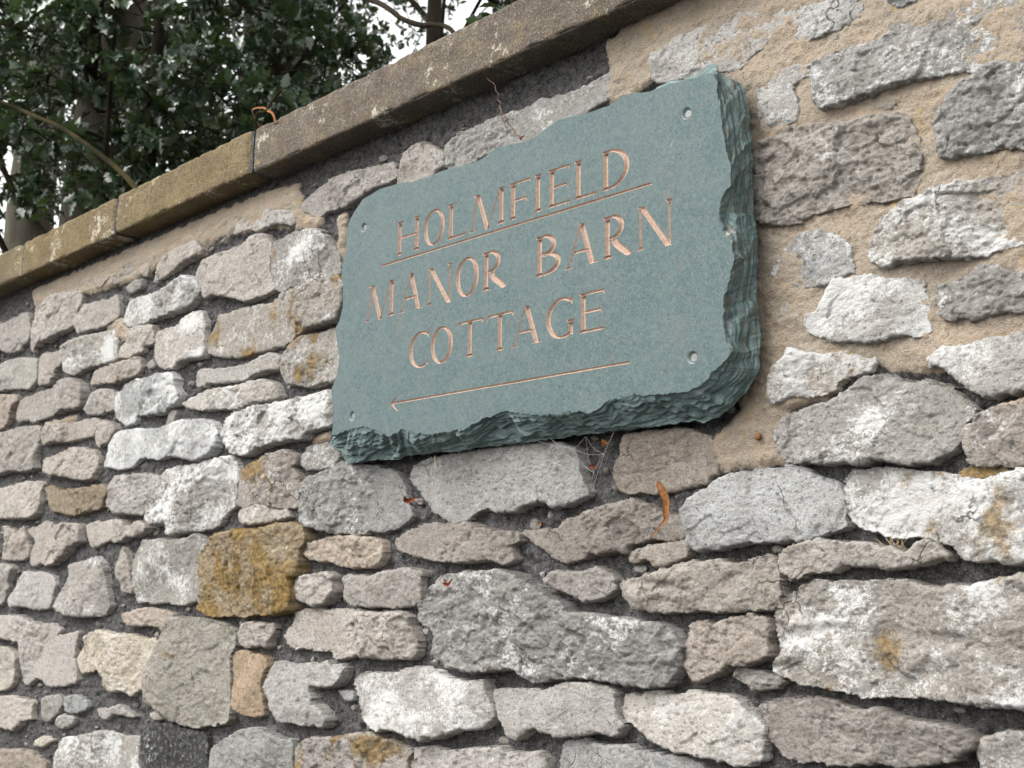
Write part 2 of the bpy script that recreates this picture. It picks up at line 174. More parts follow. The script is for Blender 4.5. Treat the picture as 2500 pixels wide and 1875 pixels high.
b 0.2 0.08 20 -1917,2111 -1906,2131 -1895,2138 -1849,2139 -1796,2139 -1767,2140 -1748,2150 -1706,2144 -1686,2124 -1689,2101 -1690,2078 -1675,2055 -1674,2046 -1725,2042 -1758,2041 -1788,2053 -1827,2064 -1860,2072 -1890,2069 -1911,2087
g 0.5 0.4 22 -1854,2012 -1841,2034 -1809,2031 -1780,2033 -1724,2029 -1683,2025 -1639,2036 -1593,2036 -1544,2036 -1492,2036 -1473,2016 -1476,1988 -1493,1968 -1521,1968 -1578,1966 -1593,1961 -1630,1952 -1677,1953 -1717,1953 -1758,1950 -1831,1961 -1871,1972 -1873,1993
w 0.35 0 18 -1903,1919 -1904,1942 -1890,1949 -1841,1940 -1800,1939 -1757,1936 -1729,1938 -1689,1943 -1663,1942 -1639,1932 -1643,1916 -1679,1917 -1714,1917 -1741,1911 -1792,1916 -1838,1918 -1878,1924 -1874,1916
w 0.5 0.03 20 -1951,1895 -1928,1900 -1885,1906 -1837,1907 -1782,1903 -1740,1905 -1691,1904 -1656,1895 -1640,1880 -1638,1871 -1683,1870 -1723,1872 -1750,1868 -1784,1868 -1816,1875 -1858,1875 -1888,1878 -1929,1887
g 0.5 0.55 20 -1641,1923 -1634,1931 -1616,1940 -1617,1947 -1588,1960 -1563,1957 -1527,1958 -1502,1957 -1491,1936 -1483,1914 -1490,1888 -1504,1877 -1520,1882 -1546,1876 -1582,1883 -1623,1891 -1634,1904
g 0.75 0.05 24 -1812,1835 -1800,1853 -1781,1862 -1755,1861 -1736,1863 -1709,1865 -1643,1862 -1606,1863 -1569,1863 -1505,1865 -1486,1860 -1484,1820 -1499,1813 -1520,1812 -1551,1808 -1559,1798 -1601,1803 -1651,1800 -1688,1798 -1730,1789 -1780,1799 -1805,1819
g 0.5 0 18 -1586,1769 -1575,1778 -1552,1788 -1505,1789 -1481,1774 -1469,1762 -1480,1753 -1525,1751 -1561,1755 -1578,1761
t2 0.45 0.5 20 -1749,1764 -1728,1773 -1702,1779 -1655,1786 -1620,1788 -1582,1777 -1581,1767 -1598,1760 -1577,1745 -1573,1726 -1574,1700 -1611,1700 -1643,1702 -1669,1708 -1701,1709 -1733,1707 -1758,1714 -1751,1726 -1751,1751
w 0.4 0.05 16 -1748,1693 -1741,1704 -1706,1710 -1656,1705 -1608,1697 -1605,1688 -1642,1684 -1693,1680 -1739,1685
g 0.2 0 10 -2001,1866 -1995,1878 -1984,1890 -1967,1886 -1972,1869 -1987,1861
w 0.4 0.1 8 -734,1847 -728,1855 -720,1860 -718,1856 -724,1845 -732,1844
t2 0.1 0.6 14 -546,1675 -533,1681 -503,1677 -500,1672 -520,1668
"""
SIGN_LEFT = "-13771,21133 -13955,20998 -14101,20858 -14129,20673 -14128,20488 -14203,20272 -14215,20156 -14165,19957 -14157,19669 -14223,19481 -14324,19374 -14263,19184 -14193,18977 -14235,18723 -14313,18578 -14367,18504 -14318,18343 -14282,18082 -14308,17869"
SIGN_TOP = "-13771,21133 -13373,21185 -13056,21172 -12606,21101 -12334,21095 -12102,21115 -11881,21097 -11625,21070 -11383,21061 -11201,21099 -11028,21143 -10791,21122 -10538,21084 -10340,21092 -10133,21157 -9949,21202 -9656,21168 -9403,21144 -9157,21140 -8934,21195 -8813,21183 -8581,21126 -8377,21121 -8217,21118 -7933,21090 -7748,21086 -7679,21056 -7628,20936"
SIGN_RIGHT = "-7628,20936 -7641,20854 -7612,20697 -7589,20539 -7572,20391 -7553,20280 -7535,20174 -7492,20014 -7485,19864 -7487,19786 -7544,19761 -7625,19654 -7643,19510 -7601,19323 -7501,19195 -7460,19008 -7508,18899 -7526,18809 -7606,18633 -7622,18395 -7580,18200 -7523,18071 -7575,18012 -7703,17934"
SIGN_BOTTOM = "-7703,17934 -7813,17840 -8051,17743 -8419,17752 -8733,17785 -8935,17800 -9082,17808 -9317,17709 -9433,17658 -9688,17713 -9938,17726 -10187,17715 -10484,17770 -10833,17836 -11229,17779 -11517,17699 -11893,17695 -12202,17683 -12431,17720 -12725,17806 -13030,17744 -13325,17859 -13608,17930 -13986,17912 -14308,17869"
SIGN_BACK_RIGHT = "-7892,21251 -7726,21124 -7595,21033 -7535,20909 -7511,20797 -7487,20515 -7465,20374 -7468,20249 -7469,19850 -7467,19550 -7434,19442 -7425,19219 -7437,18954 -7450,18861 -7442,18620 -7420,18328 -7428,18043 -7451,17924"
SIGN_BACK_BOTTOM = "-7451,17924 -7478,17861 -7654,17694 -7805,17568 -7984,17498 -8058,17497 -8160,17464 -8256,17491 -8554,17499 -8792,17492 -8977,17493 -9202,17492 -9550,17498 -9833,17502 -10053,17513 -10184,17492 -10644,17505 -10881,17497 -11212,17506 -11411,17498 -11713,17514 -12069,17493 -12505,17525 -12686,17503 -12805,17523 -13077,17524 -13232,17487 -13588,17516 -13881,17522 -14217,17509 -14370,17509 -14594,17694 -14800,17828"
SCREWS = "-13730,20717 -13856,18095 -8044,20729 -8013,18090"
LETTERS = "H,-12981,-12491,20151,20617 O,-12413,-11992,20151,20617 L,-11930,-11581,20151,20617 M,-11509,-10859,20151,20617 F,-10781,-10418,20151,20617 I,-10368,-10206,20151,20617 E,-10124,-9768,20151,20617 L,-9694,-9335,20151,20617 D,-9268,-8851,20151,20617 M,-13628,-12989,19356,19844 A,-12909,-12396,19356,19844 N,-12308,-11820,19356,19844 O,-11753,-11316,19356,19844 R,-11252,-10804,19356,19844 B,-10320,-9904,19356,19844 A,-9843,-9322,19356,19844 R,-9247,-8814,19356,19844 N,-8743,-8249,19356,19844 C,-12662,-12255,18577,19036 O,-12215,-11785,18577,19036 T,-11702,-11228,18577,19036 T,-11155,-10689,18577,19036 A,-10729,-10205,18577,19036 G,-10143,-9679,18577,19036 E,-9611,-9227,18577,19036"
UNDERLINE = "-13292,20082 -8527,20073"
ARROW = "-12989,18171 -8863,18155"
ARROW_HEAD = "-12843,18273 -12989,18171 -12847,18053"
SAND0 = "-970,2229 -892,2263 -440,2096 -461,1774 -547,1764 -600,1770 -625,1783 -660,1786 -679,1756 -722,1749 -724,1696 -799,1693 -831,1699 -820,1737 -787,1760 -813,2033 -834,2158 -970,2135"
SAND1 = "-2648,2216 -2617,2224 -2308,2224 -2031,2224 -1834,2224 -1731,2223 -1618,2214 -1604,2171 -1552,2139 -1607,2132 -1713,2155 -1828,2166 -2023,2161 -2161,2149 -2333,2156 -2526,2173 -2607,2169"
SAND2 = "-2520,1923 -2360,1927 -2356,1906 -2517,1906"
SAND3 = "-2287,2083 -2221,2100 -2158,2062 -2179,2038 -2221,2045"
SAND4 = "-1515,2137 -1484,2133 -1484,2055 -1515,2061"
SAND5 = "-1567,1805 -1505,1811 -1507,1790 -1560,1786"
SAND6 = "-1656,2176 -1542,2143 -1551,2120 -1629,2130"


# ------------------------------------------------------------------ helpers
def pts(s, k):
    return np.array([[float(v) for v in q.split(',')] for q in s.split()]) * k

def tag(o, label=None, cat=None, group=None, kind=None):
    if label: o['label'] = label
    if cat: o['category'] = cat
    if group: o['group'] = group
    if kind: o['kind'] = kind
    return o

def empty(name, loc=(0, 0, 0)):
    o = bpy.data.objects.new(name, None)
    o.location = loc
    o.empty_display_size = 0.1
    C.objects.link(o)
    return o

def link(name, me, mat=None, parent=None):
    if mat and not me.materials:
        me.materials.append(mat)
    o = bpy.data.objects.new(name, me)
    C.objects.link(o)
    if parent:
        o.parent = parent
        o.matrix_parent_inverse = Matrix.Translation(-Vector(parent.location))
    return o

def mesh(name, v, f, smooth=True):
    """v: n x 3 array, f: m x k int array (k = 3 or 4) or list of tuples"""
    me = bpy.data.meshes.new(name)
    v = np.asarray(v, np.float32)
    if isinstance(f, np.ndarray):
        k = f.shape[1]
        me.vertices.add(len(v)); me.vertices.foreach_set('co', v.ravel())
        me.loops.add(f.size); me.loops.foreach_set('vertex_index', f.astype(np.int32).ravel())
        me.polygons.add(len(f))
        me.polygons.foreach_set('loop_start', np.arange(0, f.size, k, dtype=np.int32))
        me.polygons.foreach_set('loop_total', np.full(len(f), k, np.int32))
        me.update(calc_edges=True)
    else:
        me.from_pydata(v.tolist(), [], f)
        me.update()
    me.polygons.foreach_set('use_smooth', np.full(len(me.polygons), smooth))
    return me

def fattr(me, name, arr):
    a = me.attributes.new(name, 'FLOAT', 'POINT')
    a.data.foreach_set('value', np.asarray(arr, np.float32))

def cattr(me, name, rgb):
    a = me.attributes.new(name, 'FLOAT_COLOR', 'POINT')
    rgba = np.ones((len(rgb), 4), np.float32); rgba[:, :3] = rgb
    a.data.foreach_set('color', rgba.ravel())

# gradient noise -----------------------------------------------------------
_r = np.random.default_rng(11)
_perm = _r.permutation(4096)
_ga = _r.random(4096) * 2 * np.pi
_gx, _gy = np.cos(_ga), np.sin(_ga)
def noise(x, y, seed=0):
    xi = np.floor(x).astype(np.int64); yi = np.floor(y).astype(np.int64)
    fx = x - xi; fy = y - yi
    u = fx * fx * fx * (fx * (fx * 6 - 15) + 10); v = fy * fy * fy * (fy * (fy * 6 - 15) + 10)
    def g(ix, iy, dx, dy):
        h = _perm[(_perm[(ix + seed * 57) & 4095] + iy) & 4095]
        return _gx[h] * dx + _gy[h] * dy
    a = g(xi, yi, fx, fy); b = g(xi + 1, yi, fx - 1, fy)
    c = g(xi, yi + 1, fx, fy - 1); d = g(xi + 1, yi + 1, fx - 1, fy - 1)
    return (a + u * (b - a) + v * (c - a + u * (a - b - c + d))) * 1.45

def fbm(x, y, seed=0, oct=4, gain=0.5):
    s = 0; a = 1.0; t = 0
    for i in range(oct):
        s = s + a * noise(x, y, seed + i * 7); t += a
        x = x * 2.03 + 3.1; y = y * 2.03 + 1.7; a *= gain
    return s / t

def sstep(e0, e1, x):
    t = np.clip((x - e0) / (e1 - e0), 0, 1)
    return t * t * (3 - 2 * t)

def sdist(P, X, Z):
    """signed distance to polygon P, positive inside"""
    d2 = np.full(X.shape, 1e9); ins = np.zeros(X.shape, bool)
    n = len(P)
    for i in range(n):
        ax, az = P[i]; bx, bz = P[(i + 1) % n]
        ex, ez = bx - ax, bz - az
        L = ex * ex + ez * ez + 1e-18
        t = np.clip(((X - ax) * ex + (Z - az) * ez) / L, 0, 1)
        dx = X - ax - t * ex; dz = Z - az - t * ez
        np.minimum(d2, dx * dx + dz * dz, out=d2)
        if az != bz:
            ins ^= ((az > Z) != (bz > Z)) & (X < ex * (Z - az) / ez + ax)
    d = np.sqrt(d2)
    return np.where(ins, d, -d)

def facets(X, Z, scale, seed, amp, tilt):
    """planar broken facets: every jittered cell has its own level and tilt"""
    x = X * scale; z = Z * scale
    xi = np.floor(x).astype(int); zi = np.floor(z).astype(int)
    best = np.full(X.shape, 1e9); val = np.zeros(X.shape)
    for a in (-1, 0, 1):
        for b_ in (-1, 0, 1):
            h = _perm[(_perm[(xi + a + seed * 31) & 4095] + zi + b_) & 4095]
            jx = (h % 61) / 61; jz = (h % 67) / 67
            dx = x - (xi + a + jx); dz = z - (zi + b_ + jz)
            d = dx * dx + dz * dz
            v = ((h % 97) / 97 - .5) * amp + (_gx[h] * dx + _gy[h] * dz) * tilt
            m = d < best
            best = np.where(m, d, best); val = np.where(m, v, val)
    return val

def chaikin(P, it=1):
    for _ in range(it):
        Q = np.roll(P, -1, 0)
        P = np.stack([P * .85 + Q * .15, P * .15 + Q * .85], 1).reshape(-1, 2)
    return P

def resample(P, n):
    d = np.r_[0, np.cumsum(np.linalg.norm(np.diff(P, axis=0), axis=1))]
    t = np.linspace(0, d[-1], n)
    return np.stack([np.interp(t, d, P[:, k]) for k in range(P.shape[1])], 1)

def tube(path, radii, sides=6, seed=0, rough=0.0):
    path = np.asarray(path, float); n = len(path)
    tan = np.gradient(path, axis=0); tan /= np.linalg.norm(tan, axis=1)[:, None] + 1e-12
    ref = np.array((0.31, 0.17, 0.93))
    a = np.cross(tan, ref); a /= np.linalg.norm(a, axis=1)[:, None] + 1e-12
    b = np.cross(tan, a)
    th = np.linspace(0, 2 * np.pi, sides, endpoint=False)
    R = np.asarray(radii, float)[:, None] * np.ones(sides)
    if rough:
        R = R * (1 + rough * noise(np.arange(n)[:, None] * .35 + seed, np.cos(th) * 1.5 + 9, 5))
    v = path[:, None, :] + R[..., None] * (np.cos(th)[None, :, None] * a[:, None, :] + np.sin(th)[None, :, None] * b[:, None, :])
    i = np.arange(n - 1)[:, None] * sides; j = np.arange(sides)[None, :]; j2 = (j + 1) % sides
    f = np.stack([i + j, i + j2, i + sides + j2, i + sides + j], -1).reshape(-1, 4)
    return v.reshape(-1, 3), f

def spline(P, n):
    """Catmull-Rom through points"""
    P = np.asarray(P, float)
    Q = np.vstack([2 * P[0] - P[1], P, 2 * P[-1] - P[-2]])
    out = []
    for t in np.linspace(0, len(P) - 1 - 1e-9, n):
        i = int(t); u = t - i
        a, b, c, d = Q[i:i + 4]
        out.append(.5 * (2 * b + (c - a) * u + (2 * a - 5 * b + 4 * c - d) * u * u + (3 * b - a - 3 * c + d) * u ** 3))
    return np.array(out)

def merge(parts):
    v = []; f = []; k = 0
    for a, b in parts:
        v.append(a); f.append(b + k); k += len(a)
    return np.vstack(v), np.vstack(f)

def axis_depth(x, z, y=-0.01):
    return (x - CAM[0]) * FWD[0] + (y - CAM[1]) * FWD[1] + (z - CAM[2]) * FWD[2]

def project(x, y, z):
    p = np.array((x, y, z)) - CAM
    c = ROT.T @ p
    return 1250 + 3100 * c[0] / c[2], 937.5 + 3100 * c[1] / c[2], c[2]

# ------------------------------------------------------------------ materials
class NT:
    def __init__(self, name):
        self.m = bpy.data.materials.new(name); self.m.use_nodes = True
        self.t = self.m.node_tree; self.b = self.t.nodes['Principled BSDF']
    def n(self, typ, **kw):
        nd = self.t.nodes.new(typ)
        for k, v in kw.items():
            if k.startswith('i_'): nd.inputs[k[2:].replace('_', ' ')].default_value = v
            else: setattr(nd, k, v)
        return nd
    def l(self, a, b): self.t.links.new(a, b)
    def pos(self): return self.n('ShaderNodeNewGeometry').outputs['Position']
    def noise(self, scale, detail=4, rough=.55, vec=None, dist=0.0):
        nd = self.n('ShaderNodeTexNoise'); nd.inputs['Scale'].default_value = scale
        nd.inputs['Detail'].default_value = detail; nd.inputs['Roughness'].default_value = rough
        nd.inputs['Distortion'].default_value = dist
        self.l(vec if vec is not None else self.pos(), nd.inputs['Vector']); return nd.outputs['Fac']
    def scaled(self, s):
        m = self.n('ShaderNodeVectorMath', operation='MULTIPLY'); m.inputs[1].default_value = s
        self.l(self.pos(), m.inputs[0]); return m.outputs[0]
    def math(self, op, a, b=None, c=None, clamp=False):
        m = self.n('ShaderNodeMath', operation=op); m.use_clamp = clamp
        for i, q in enumerate((a, b, c)):
            if q is None: continue
            if isinstance(q, (int, float)): m.inputs[i].default_value = q
            else: self.l(q, m.inputs[i])
        return m.outputs[0]
    def ramp(self, x, a, b, lo=0.0, hi=1.0):
        m = self.n('ShaderNodeMapRange'); m.interpolation_type = 'SMOOTHSTEP'
        m.inputs['From Min'].default_value = a; m.inputs['From Max'].default_value = b
        m.inputs['To Min'].default_value = lo; m.inputs['To Max'].default_value = hi
        self.l(x, m.inputs['Value']); return m.outputs[0]
    def mix(self, fac, a, b, mode='MIX'):
        m = self.n('ShaderNodeMix', data_type='RGBA', blend_type=mode)
        for sock, q in ((m.inputs[0], fac), (m.inputs[6], a), (m.inputs[7], b)):
            if isinstance(q, (int, float)): sock.default_value = q
            elif isinstance(q, tuple): sock.default_value = (*q, 1)
            else: self.l(q, sock)
        return m.outputs[2]
    def attr(self, name, out='Fac'):
        return self.n('ShaderNodeAttribute', attribute_name=name).outputs[out]
    def gray(self, x):
        c = self.n('ShaderNodeCombineColor')
        for i in range(3): self.l(x, c.inputs[i])
        return c.outputs[0]
    def bump(self, h, strength, dist, prev=None):
        b = self.n('ShaderNodeBump'); b.inputs['Strength'].default_value = strength; b.inputs['Distance'].default_value = dist
        self.l(h, b.inputs['Height'])
        if prev is not None: self.l(prev, b.inputs['Normal'])
        return b.outputs[0]
    def out(self, col, rough=.9, normal=None, spec=.25):
        if isinstance(col, tuple): self.b.inputs['Base Color'].default_value = (*col, 1)
        else: self.l(col, self.b.inputs['Base Color'])
        if isinstance(rough, (int, float)): self.b.inputs['Roughness'].default_value = rough
        else: self.l(rough, self.b.inputs['Roughness'])
        self.b.inputs['Specular IOR Level'].default_value = spec
        if normal is not None: self.l(normal, self.b.inputs['Normal'])
        return self.m

def mat_stone():
    k = NT('limestone')
    base = k.attr('col', 'Color')
    n_l = k.noise(38, 5, .6); n_m = k.noise(130, 5, .68); n_s = k.noise(230, 4, .70, k.scaled((.8, 1, 1.1)))
    n_f = k.noise(450, 4, .75); n_x = k.noise(1100, 3, .7)
    strat = k.noise(80, 5, .68, k.scaled((.35, .6, 1.7)))
    c = k.mix(k.ramp(n_l, .36, .66, 0, .55), base, k.mix(1.0, base, (.72, .69, .65), 'MULTIPLY'))
    c = k.mix(k.ramp(n_m, .48, .64, 0, .5), c, k.mix(.5, base, (.52, .505, .485)))
    c = k.mix(k.ramp(strat, .52, .66, 0, .55), c, k.mix(1.0, base, (.56, .53, .49), 'MULTIPLY'))
    # grey speckle: pits of dirt and dark algae
    c = k.mix(k.ramp(n_f, .50, .62, 0, .62), c, k.mix(1.0, base, (.42, .41, .40), 'MULTIPLY'))
    c = k.mix(k.ramp(n_s, .545, .65, 0, .75), c, (.095, .088, .08))
    wl = k.attr('lich')
    wf = k.math('ADD', k.math('MULTIPLY', n_m, .9), k.math('MULTIPLY', n_f, 1.05))
    wf = k.math('ADD', wf, k.math('SUBTRACT', wl, 1.26))
    c = k.mix(k.ramp(wf, .12, .26, 0, .92), c, (.56, .56, .555))
    ol = k.attr('org')
    of = k.math('ADD', k.math('ADD', k.math('MULTIPLY', n_l, .55), k.math('MULTIPLY', n_f, .75)), k.math('SUBTRACT', ol, 1.0))
    c = k.mix(k.ramp(of, .10, .30, 0, .80), c, k.mix(k.ramp(n_m, .38, .62), (.10, .072, .028), (.27, .16, .04)))
    # hairline cracks
    wv = k.n('ShaderNodeVectorMath', operation='ADD')
    sc = k.n('ShaderNodeTexNoise'); sc.inputs['Scale'].default_value = 30; sc.inputs['Detail'].default_value = 4
    k.l(k.pos(), sc.inputs['Vector'])
    ml = k.n('ShaderNodeVectorMath', operation='SCALE'); ml.inputs['Scale'].default_value = .035
    k.l(sc.outputs['Color'], ml.inputs[0]); k.l(ml.outputs[0], wv.inputs[1]); k.l(k.pos(), wv.inputs[0])
    vo = k.n('ShaderNodeTexVoronoi'); vo.feature = 'DISTANCE_TO_EDGE'; vo.inputs['Scale'].default_value = 15
    k.l(wv.outputs[0], vo.inputs['Vector'])
    crack = k.math('MULTIPLY', k.ramp(vo.outputs['Distance'], .004, .016, 1, 0), k.ramp(k.noise(9, 3, .5), .56, .64))
    c = k.mix(k.math('MULTIPLY', crack, .8), c, (.07, .06, .05))
    c = k.mix(k.ramp(n_x, .38, .65, 0, .5), c, k.mix(1.0, c, (.60, .59, .58), 'MULTIPLY'))
    h = k.math('ADD', k.math('MULTIPLY', n_f, 1.0), k.math('MULTIPLY', n_x, .45))
    h = k.math('ADD', h, k.math('ADD', k.math('MULTIPLY', n_m, .9), k.math('MULTIPLY', n_s, -1.0)))
    h = k.math('SUBTRACT', h, k.math('MULTIPLY', crack, .6))
    return k.out(c, .93, k.bump(h, .85, .0022), .2)

def mat_mortar():
    k = NT('lime_mortar')
    s = k.attr('sand')
    n_m = k.noise(130, 5, .65); n_f = k.noise(420, 4, .72); n_g = k.noise(700, 2, .5); n_l = k.noise(25, 3, .5)
    dark = k.mix(k.ramp(n_m, .34, .66), (.030, .0295, .032), (.115, .112, .112))
    dark = k.mix(k.ramp(n_f, .53, .64, 0, .8), dark, (.23, .225, .22))
    dark = k.mix(k.ramp(k.noise(260, 3, .6), .55, .66, 0, .75), dark, (.016, .0155, .017))
    dark = k.mix(k.ramp(n_g, .60, .68, 0, .85), dark, (.38, .37, .36))
    dark = k.mix(k.ramp(k.noise(700, 2, .5), .60, .70, 0, .8), dark, (.018, .018, .02))
    dark = k.mix(k.ramp(k.noise(60, 3, .5), .64, .76, 0, .40), dark, (.20, .17, .10))
    sand = k.mix(k.ramp(n_l, .3, .7), (.365, .295, .225), (.32, .275, .222))
    sand = k.mix(k.ramp(n_m, .52, .70, 0, .65), sand, (.43, .38, .325))
    sand = k.mix(k.ramp(n_f, .52, .64, 0, .6), sand, (.20, .165, .125))
    sand = k.mix(k.ramp(k.noise(230, 4, .7), .56, .66, 0, .6), sand, (.145, .12, .09))
    sand = k.mix(k.ramp(n_g, .60, .70, 0, .5), sand, (.46, .43, .385))
    sand = k.mix(k.ramp(k.noise(55, 4, .6), .60, .72, 0, .6), sand, (.40, .27, .09))
    f = k.ramp(k.math('ADD', s, k.math('MULTIPLY', k.math('SUBTRACT', n_m, .5), .8)), .35, .65)
    c = k.mix(f, dark, sand)
    h = k.math('ADD', k.math('ADD', n_f, k.math('MULTIPLY', n_m, 1.0)), k.math('MULTIPLY', n_g, .6))
    return k.out(c, .95, k.bump(h, .9, .0034), .15)

def mat_coping():
    k = NT('coping_sandstone')
    base = k.mix(1.0, k.attr('col', 'Color'), (.56, .55, .55), 'MULTIPLY')
    n_l = k.noise(12, 5, .65); n_m = k.noise(70, 5, .68); n_f = k.noise(260, 4, .75); n_x = k.noise(480, 3, .7)
    c = k.mix(k.ramp(n_l, .36, .64, 0, .65), base, k.mix(1.0, base, (.58, .55, .52), 'MULTIPLY'))
    c = k.mix(k.ramp(k.noise(30, 5, .65), .48, .66, 0, .5), c, (.20, .155, .085))
    c = k.mix(k.ramp(k.noise(22, 5, .7), .56, .70, 0, .55), c, (.15, .14, .125))
    c = k.mix(k.ramp(n_f, .48, .62, 0, .75), c, (.045, .04, .032))
    c = k.mix(k.ramp(n_x, .55, .66, 0, .65), c, (.36, .315, .25))
    w = k.math('ADD', k.math('MULTIPLY', n_m, .9), k.math('ADD', k.math('MULTIPLY', n_f, .6), k.math('SUBTRACT', k.attr('lich'), 1.10)))
    c = k.mix(k.ramp(w, .12, .22, 0, .85), c, (.46, .43, .35))
    o = k.math('ADD', k.math('MULTIPLY', n_m, .6), k.math('SUBTRACT', k.attr('org'), .6))
    c = k.mix(k.ramp(o, .15, .4, 0, .9), c, (.42, .23, .03))
    h = k.math('ADD', k.math('MULTIPLY', n_m, .6), k.math('ADD', n_f, k.math('MULTIPLY', n_x, .6)))
    return k.out(c, .92, k.bump(h, .8, .0026), .2)

def mat_slate(name, edge):
    k = NT(name)
    n_l = k.noise(22, 4, .55); n_m = k.noise(120, 5, .6); n_f = k.noise(900, 3, .6); n_x = k.noise(420, 2, .5)
    if not edge:
        c = k.mix(k.ramp(n_l, .40, .60), (.058, .094, .099), (.071, .107, .110))
        c = k.mix(k.ramp(k.noise(260, 4, .75), .44, .62, 0, .75), c, (.102, .136, .137))
        c = k.mix(k.ramp(n_m, .50, .66, 0, .45), c, (.042, .073, .079))
        c = k.mix(k.ramp(k.noise(480, 3, .7), .58, .66, 0, .75), c, (.155, .185, .184))
        c = k.mix(k.ramp(n_x, .61, .69, 0, .85), c, (.035, .048, .047))
        c = k.mix(k.ramp(k.noise(300, 2, .5, k.scaled((1, 1, 1.1))), .65, .71, 0, .75), c, (.21, .15, .11))
        # brown weather stains, and pale scuffs
        c = k.mix(k.ramp(k.noise(15, 6, .75), .59, .70, 0, .5), c, (.15, .125, .105))
        c = k.mix(k.ramp(k.noise(26, 6, .8, k.scaled((1.6, 1, .7)), .6), .66, .74, 0, .5), c, (.24, .285, .28))
        return k.out(c, .68, k.bump(k.math('ADD', n_f, k.math('MULTIPLY', n_m, .6)), .35, .0012), .3)
    st = k.attr('stain')
    lam = k.noise(60, 5, .7, k.scaled((.35, 6.0, .35)), .3)
    c = k.mix(k.ramp(lam, .38, .62), (.050, .088, .090), (.150, .212, .210))
    c = k.mix(k.ramp(n_f, .55, .7, 0, .45), c, (.22, .28, .27))
    c = k.mix(k.math('MULTIPLY', st, k.ramp(n_m, .45, .65, 0, .7)), c, (.085, .075, .05))
    c = k.mix(k.math('MULTIPLY', st, k.ramp(k.noise(200, 4, .6), .63, .72, 0, .7)), c, (.25, .17, .04))
    c = k.mix(k.math('MULTIPLY', st, k.ramp(k.noise(60, 5, .7), .62, .72, 0, .7)), c, (.50, .49, .46))
    h = k.math('ADD', k.math('MULTIPLY', lam, 1.2), k.math('ADD', n_m, k.math('MULTIPLY', n_f, .4)))
    return k.out(c, .6, k.bump(h, .7, .003), .4)

def mat_plain(name, col, rough=.6, var=.25, scale=200, metal=0.0, spec=.3, bump=.3):
    k = NT(name)
    d = tuple(max(0, v * (1 - var)) for v in col)
    n = k.noise(scale, 4, .6)
    k.b.inputs['Metallic'].default_value = metal
    return k.out(k.mix(k.ramp(n, .35, .65), d, col), rough, k.bump(n, bump, .001), spec)

def mat_leaf(name, a, b, rough):
    k = NT(name)
    t = k.attr('tone')
    c = k.mix(t, a, b)
    k.b.inputs['Coat Weight'].default_value = .5
    k.b.inputs['Coat Roughness'].default_value = .25
    m = k.out(c, rough, None, .5)
    tr = k.n('ShaderNodeBsdfTranslucent'); k.l(k.mix(1.0, c, (1.6, 1.5, .5), 'MULTIPLY'), tr.inputs['Color'])
    mx = k.n('ShaderNodeMixShader'); mx.inputs[0].default_value = .12
    o = [n for n in k.t.nodes if n.type == 'OUTPUT_MATERIAL'][0]
    k.l(k.b.outputs[0], mx.inputs[1]); k.l(tr.outputs[0], mx.inputs[2]); k.l(mx.outputs[0], o.inputs['Surface'])
    return m

def mat_bark(name, a, b):
    k = NT(name)
    n = k.noise(9, 5, .6, k.scaled((1, 1, .5))); f = k.noise(70, 5, .6)
    c = k.mix(k.ramp(n, .35, .65), a, b)
    c = k.mix(k.ramp(f, .55, .7, 0, .5), c, tuple(v * .5 for v in a))
    return k.out(c, .95, k.bump(f, .5, .006), .04)

MAT = dict(
    stone=mat_stone(), mortar=mat_mortar(), coping=mat_coping(),
    slate=mat_slate('slate_face', False), slate_edge=mat_slate('slate_riven', True),
    paint=mat_plain('peach_letter_paint', (.41, .295, .235), .9, .25, 260, bump=.15, spec=.1),
    steel=mat_plain('screw_metal', (.22, .225, .225), .5, .3, 500, metal=.3, bump=.2),
    slot=mat_plain('screw_slot_dark', (.05, .05, .045), .8, .3),  # near-black bar laid on the screw head in place of a cut slot
    pit=mat_plain('countersunk_slate', (.20, .25, .245), .7, .2, 500),
    nail=mat_plain('rust', (.23, .125, .065), .8, .35, 700),
    dryleaf=mat_plain('dry_orange_leaf', (.30, .125, .04), .8, .5, 300),
    redleaf=mat_plain('dry_red_leaf', (.26, .06, .025), .8, .4, 300),
    straw=mat_plain('straw', (.42, .33, .20), .8, .3, 300),
    twig=mat_plain('dead_twig', (.17, .12, .085), .85, .4, 300),
    web=mat_plain('cobweb', (.50, .49, .47), .8, .1),
    holly=mat_leaf('holly_leaf', (.018, .042, .026), (.072, .115, .052), .27),
    far=mat_leaf('tree_leaf', (.022, .040, .016), (.05, .08, .025), .5),
    bark=mat_bark('grey_bark', (.06, .055, .043), (.10, .092, .074)),
    darkbark=mat_bark('dark_bark', (.012, .010, .008), (.03, .025, .018)),
    moss=mat_bark('mossy_bark', (.014, .014, .006), (.036, .031, .013)),
    ground=mat_plain('tarmac', (.05, .049, .046), .9, .4, 90, bump=.6),
    soil=mat_plain('leaf_litter', (.085, .062, .04), .95, .5, 40, bump=.8),
)

# ------------------------------------------------------------------ ground
me = mesh('pavement', [(-60, -40, 0), (60, -40, 0), (60, .0, 0), (-60, .0, 0)], [(0, 1, 2, 3)])
tag(link('pavement', me, MAT['ground']), kind='structure')
me = mesh('ground', [(-60, .0, .004), (60, .0, .004), (60, 80, .004), (-60, 80, .004)], [(0, 1, 2, 3)])
tag(link('ground', me, MAT['soil']), kind='structure')

# ------------------------------------------------------------------ the wall
wall = empty('stone_wall', (-1.5, .0, 0))
tag(wall, 'pale limestone rubble wall with dark mortar and a flat sandstone coping', 'wall')

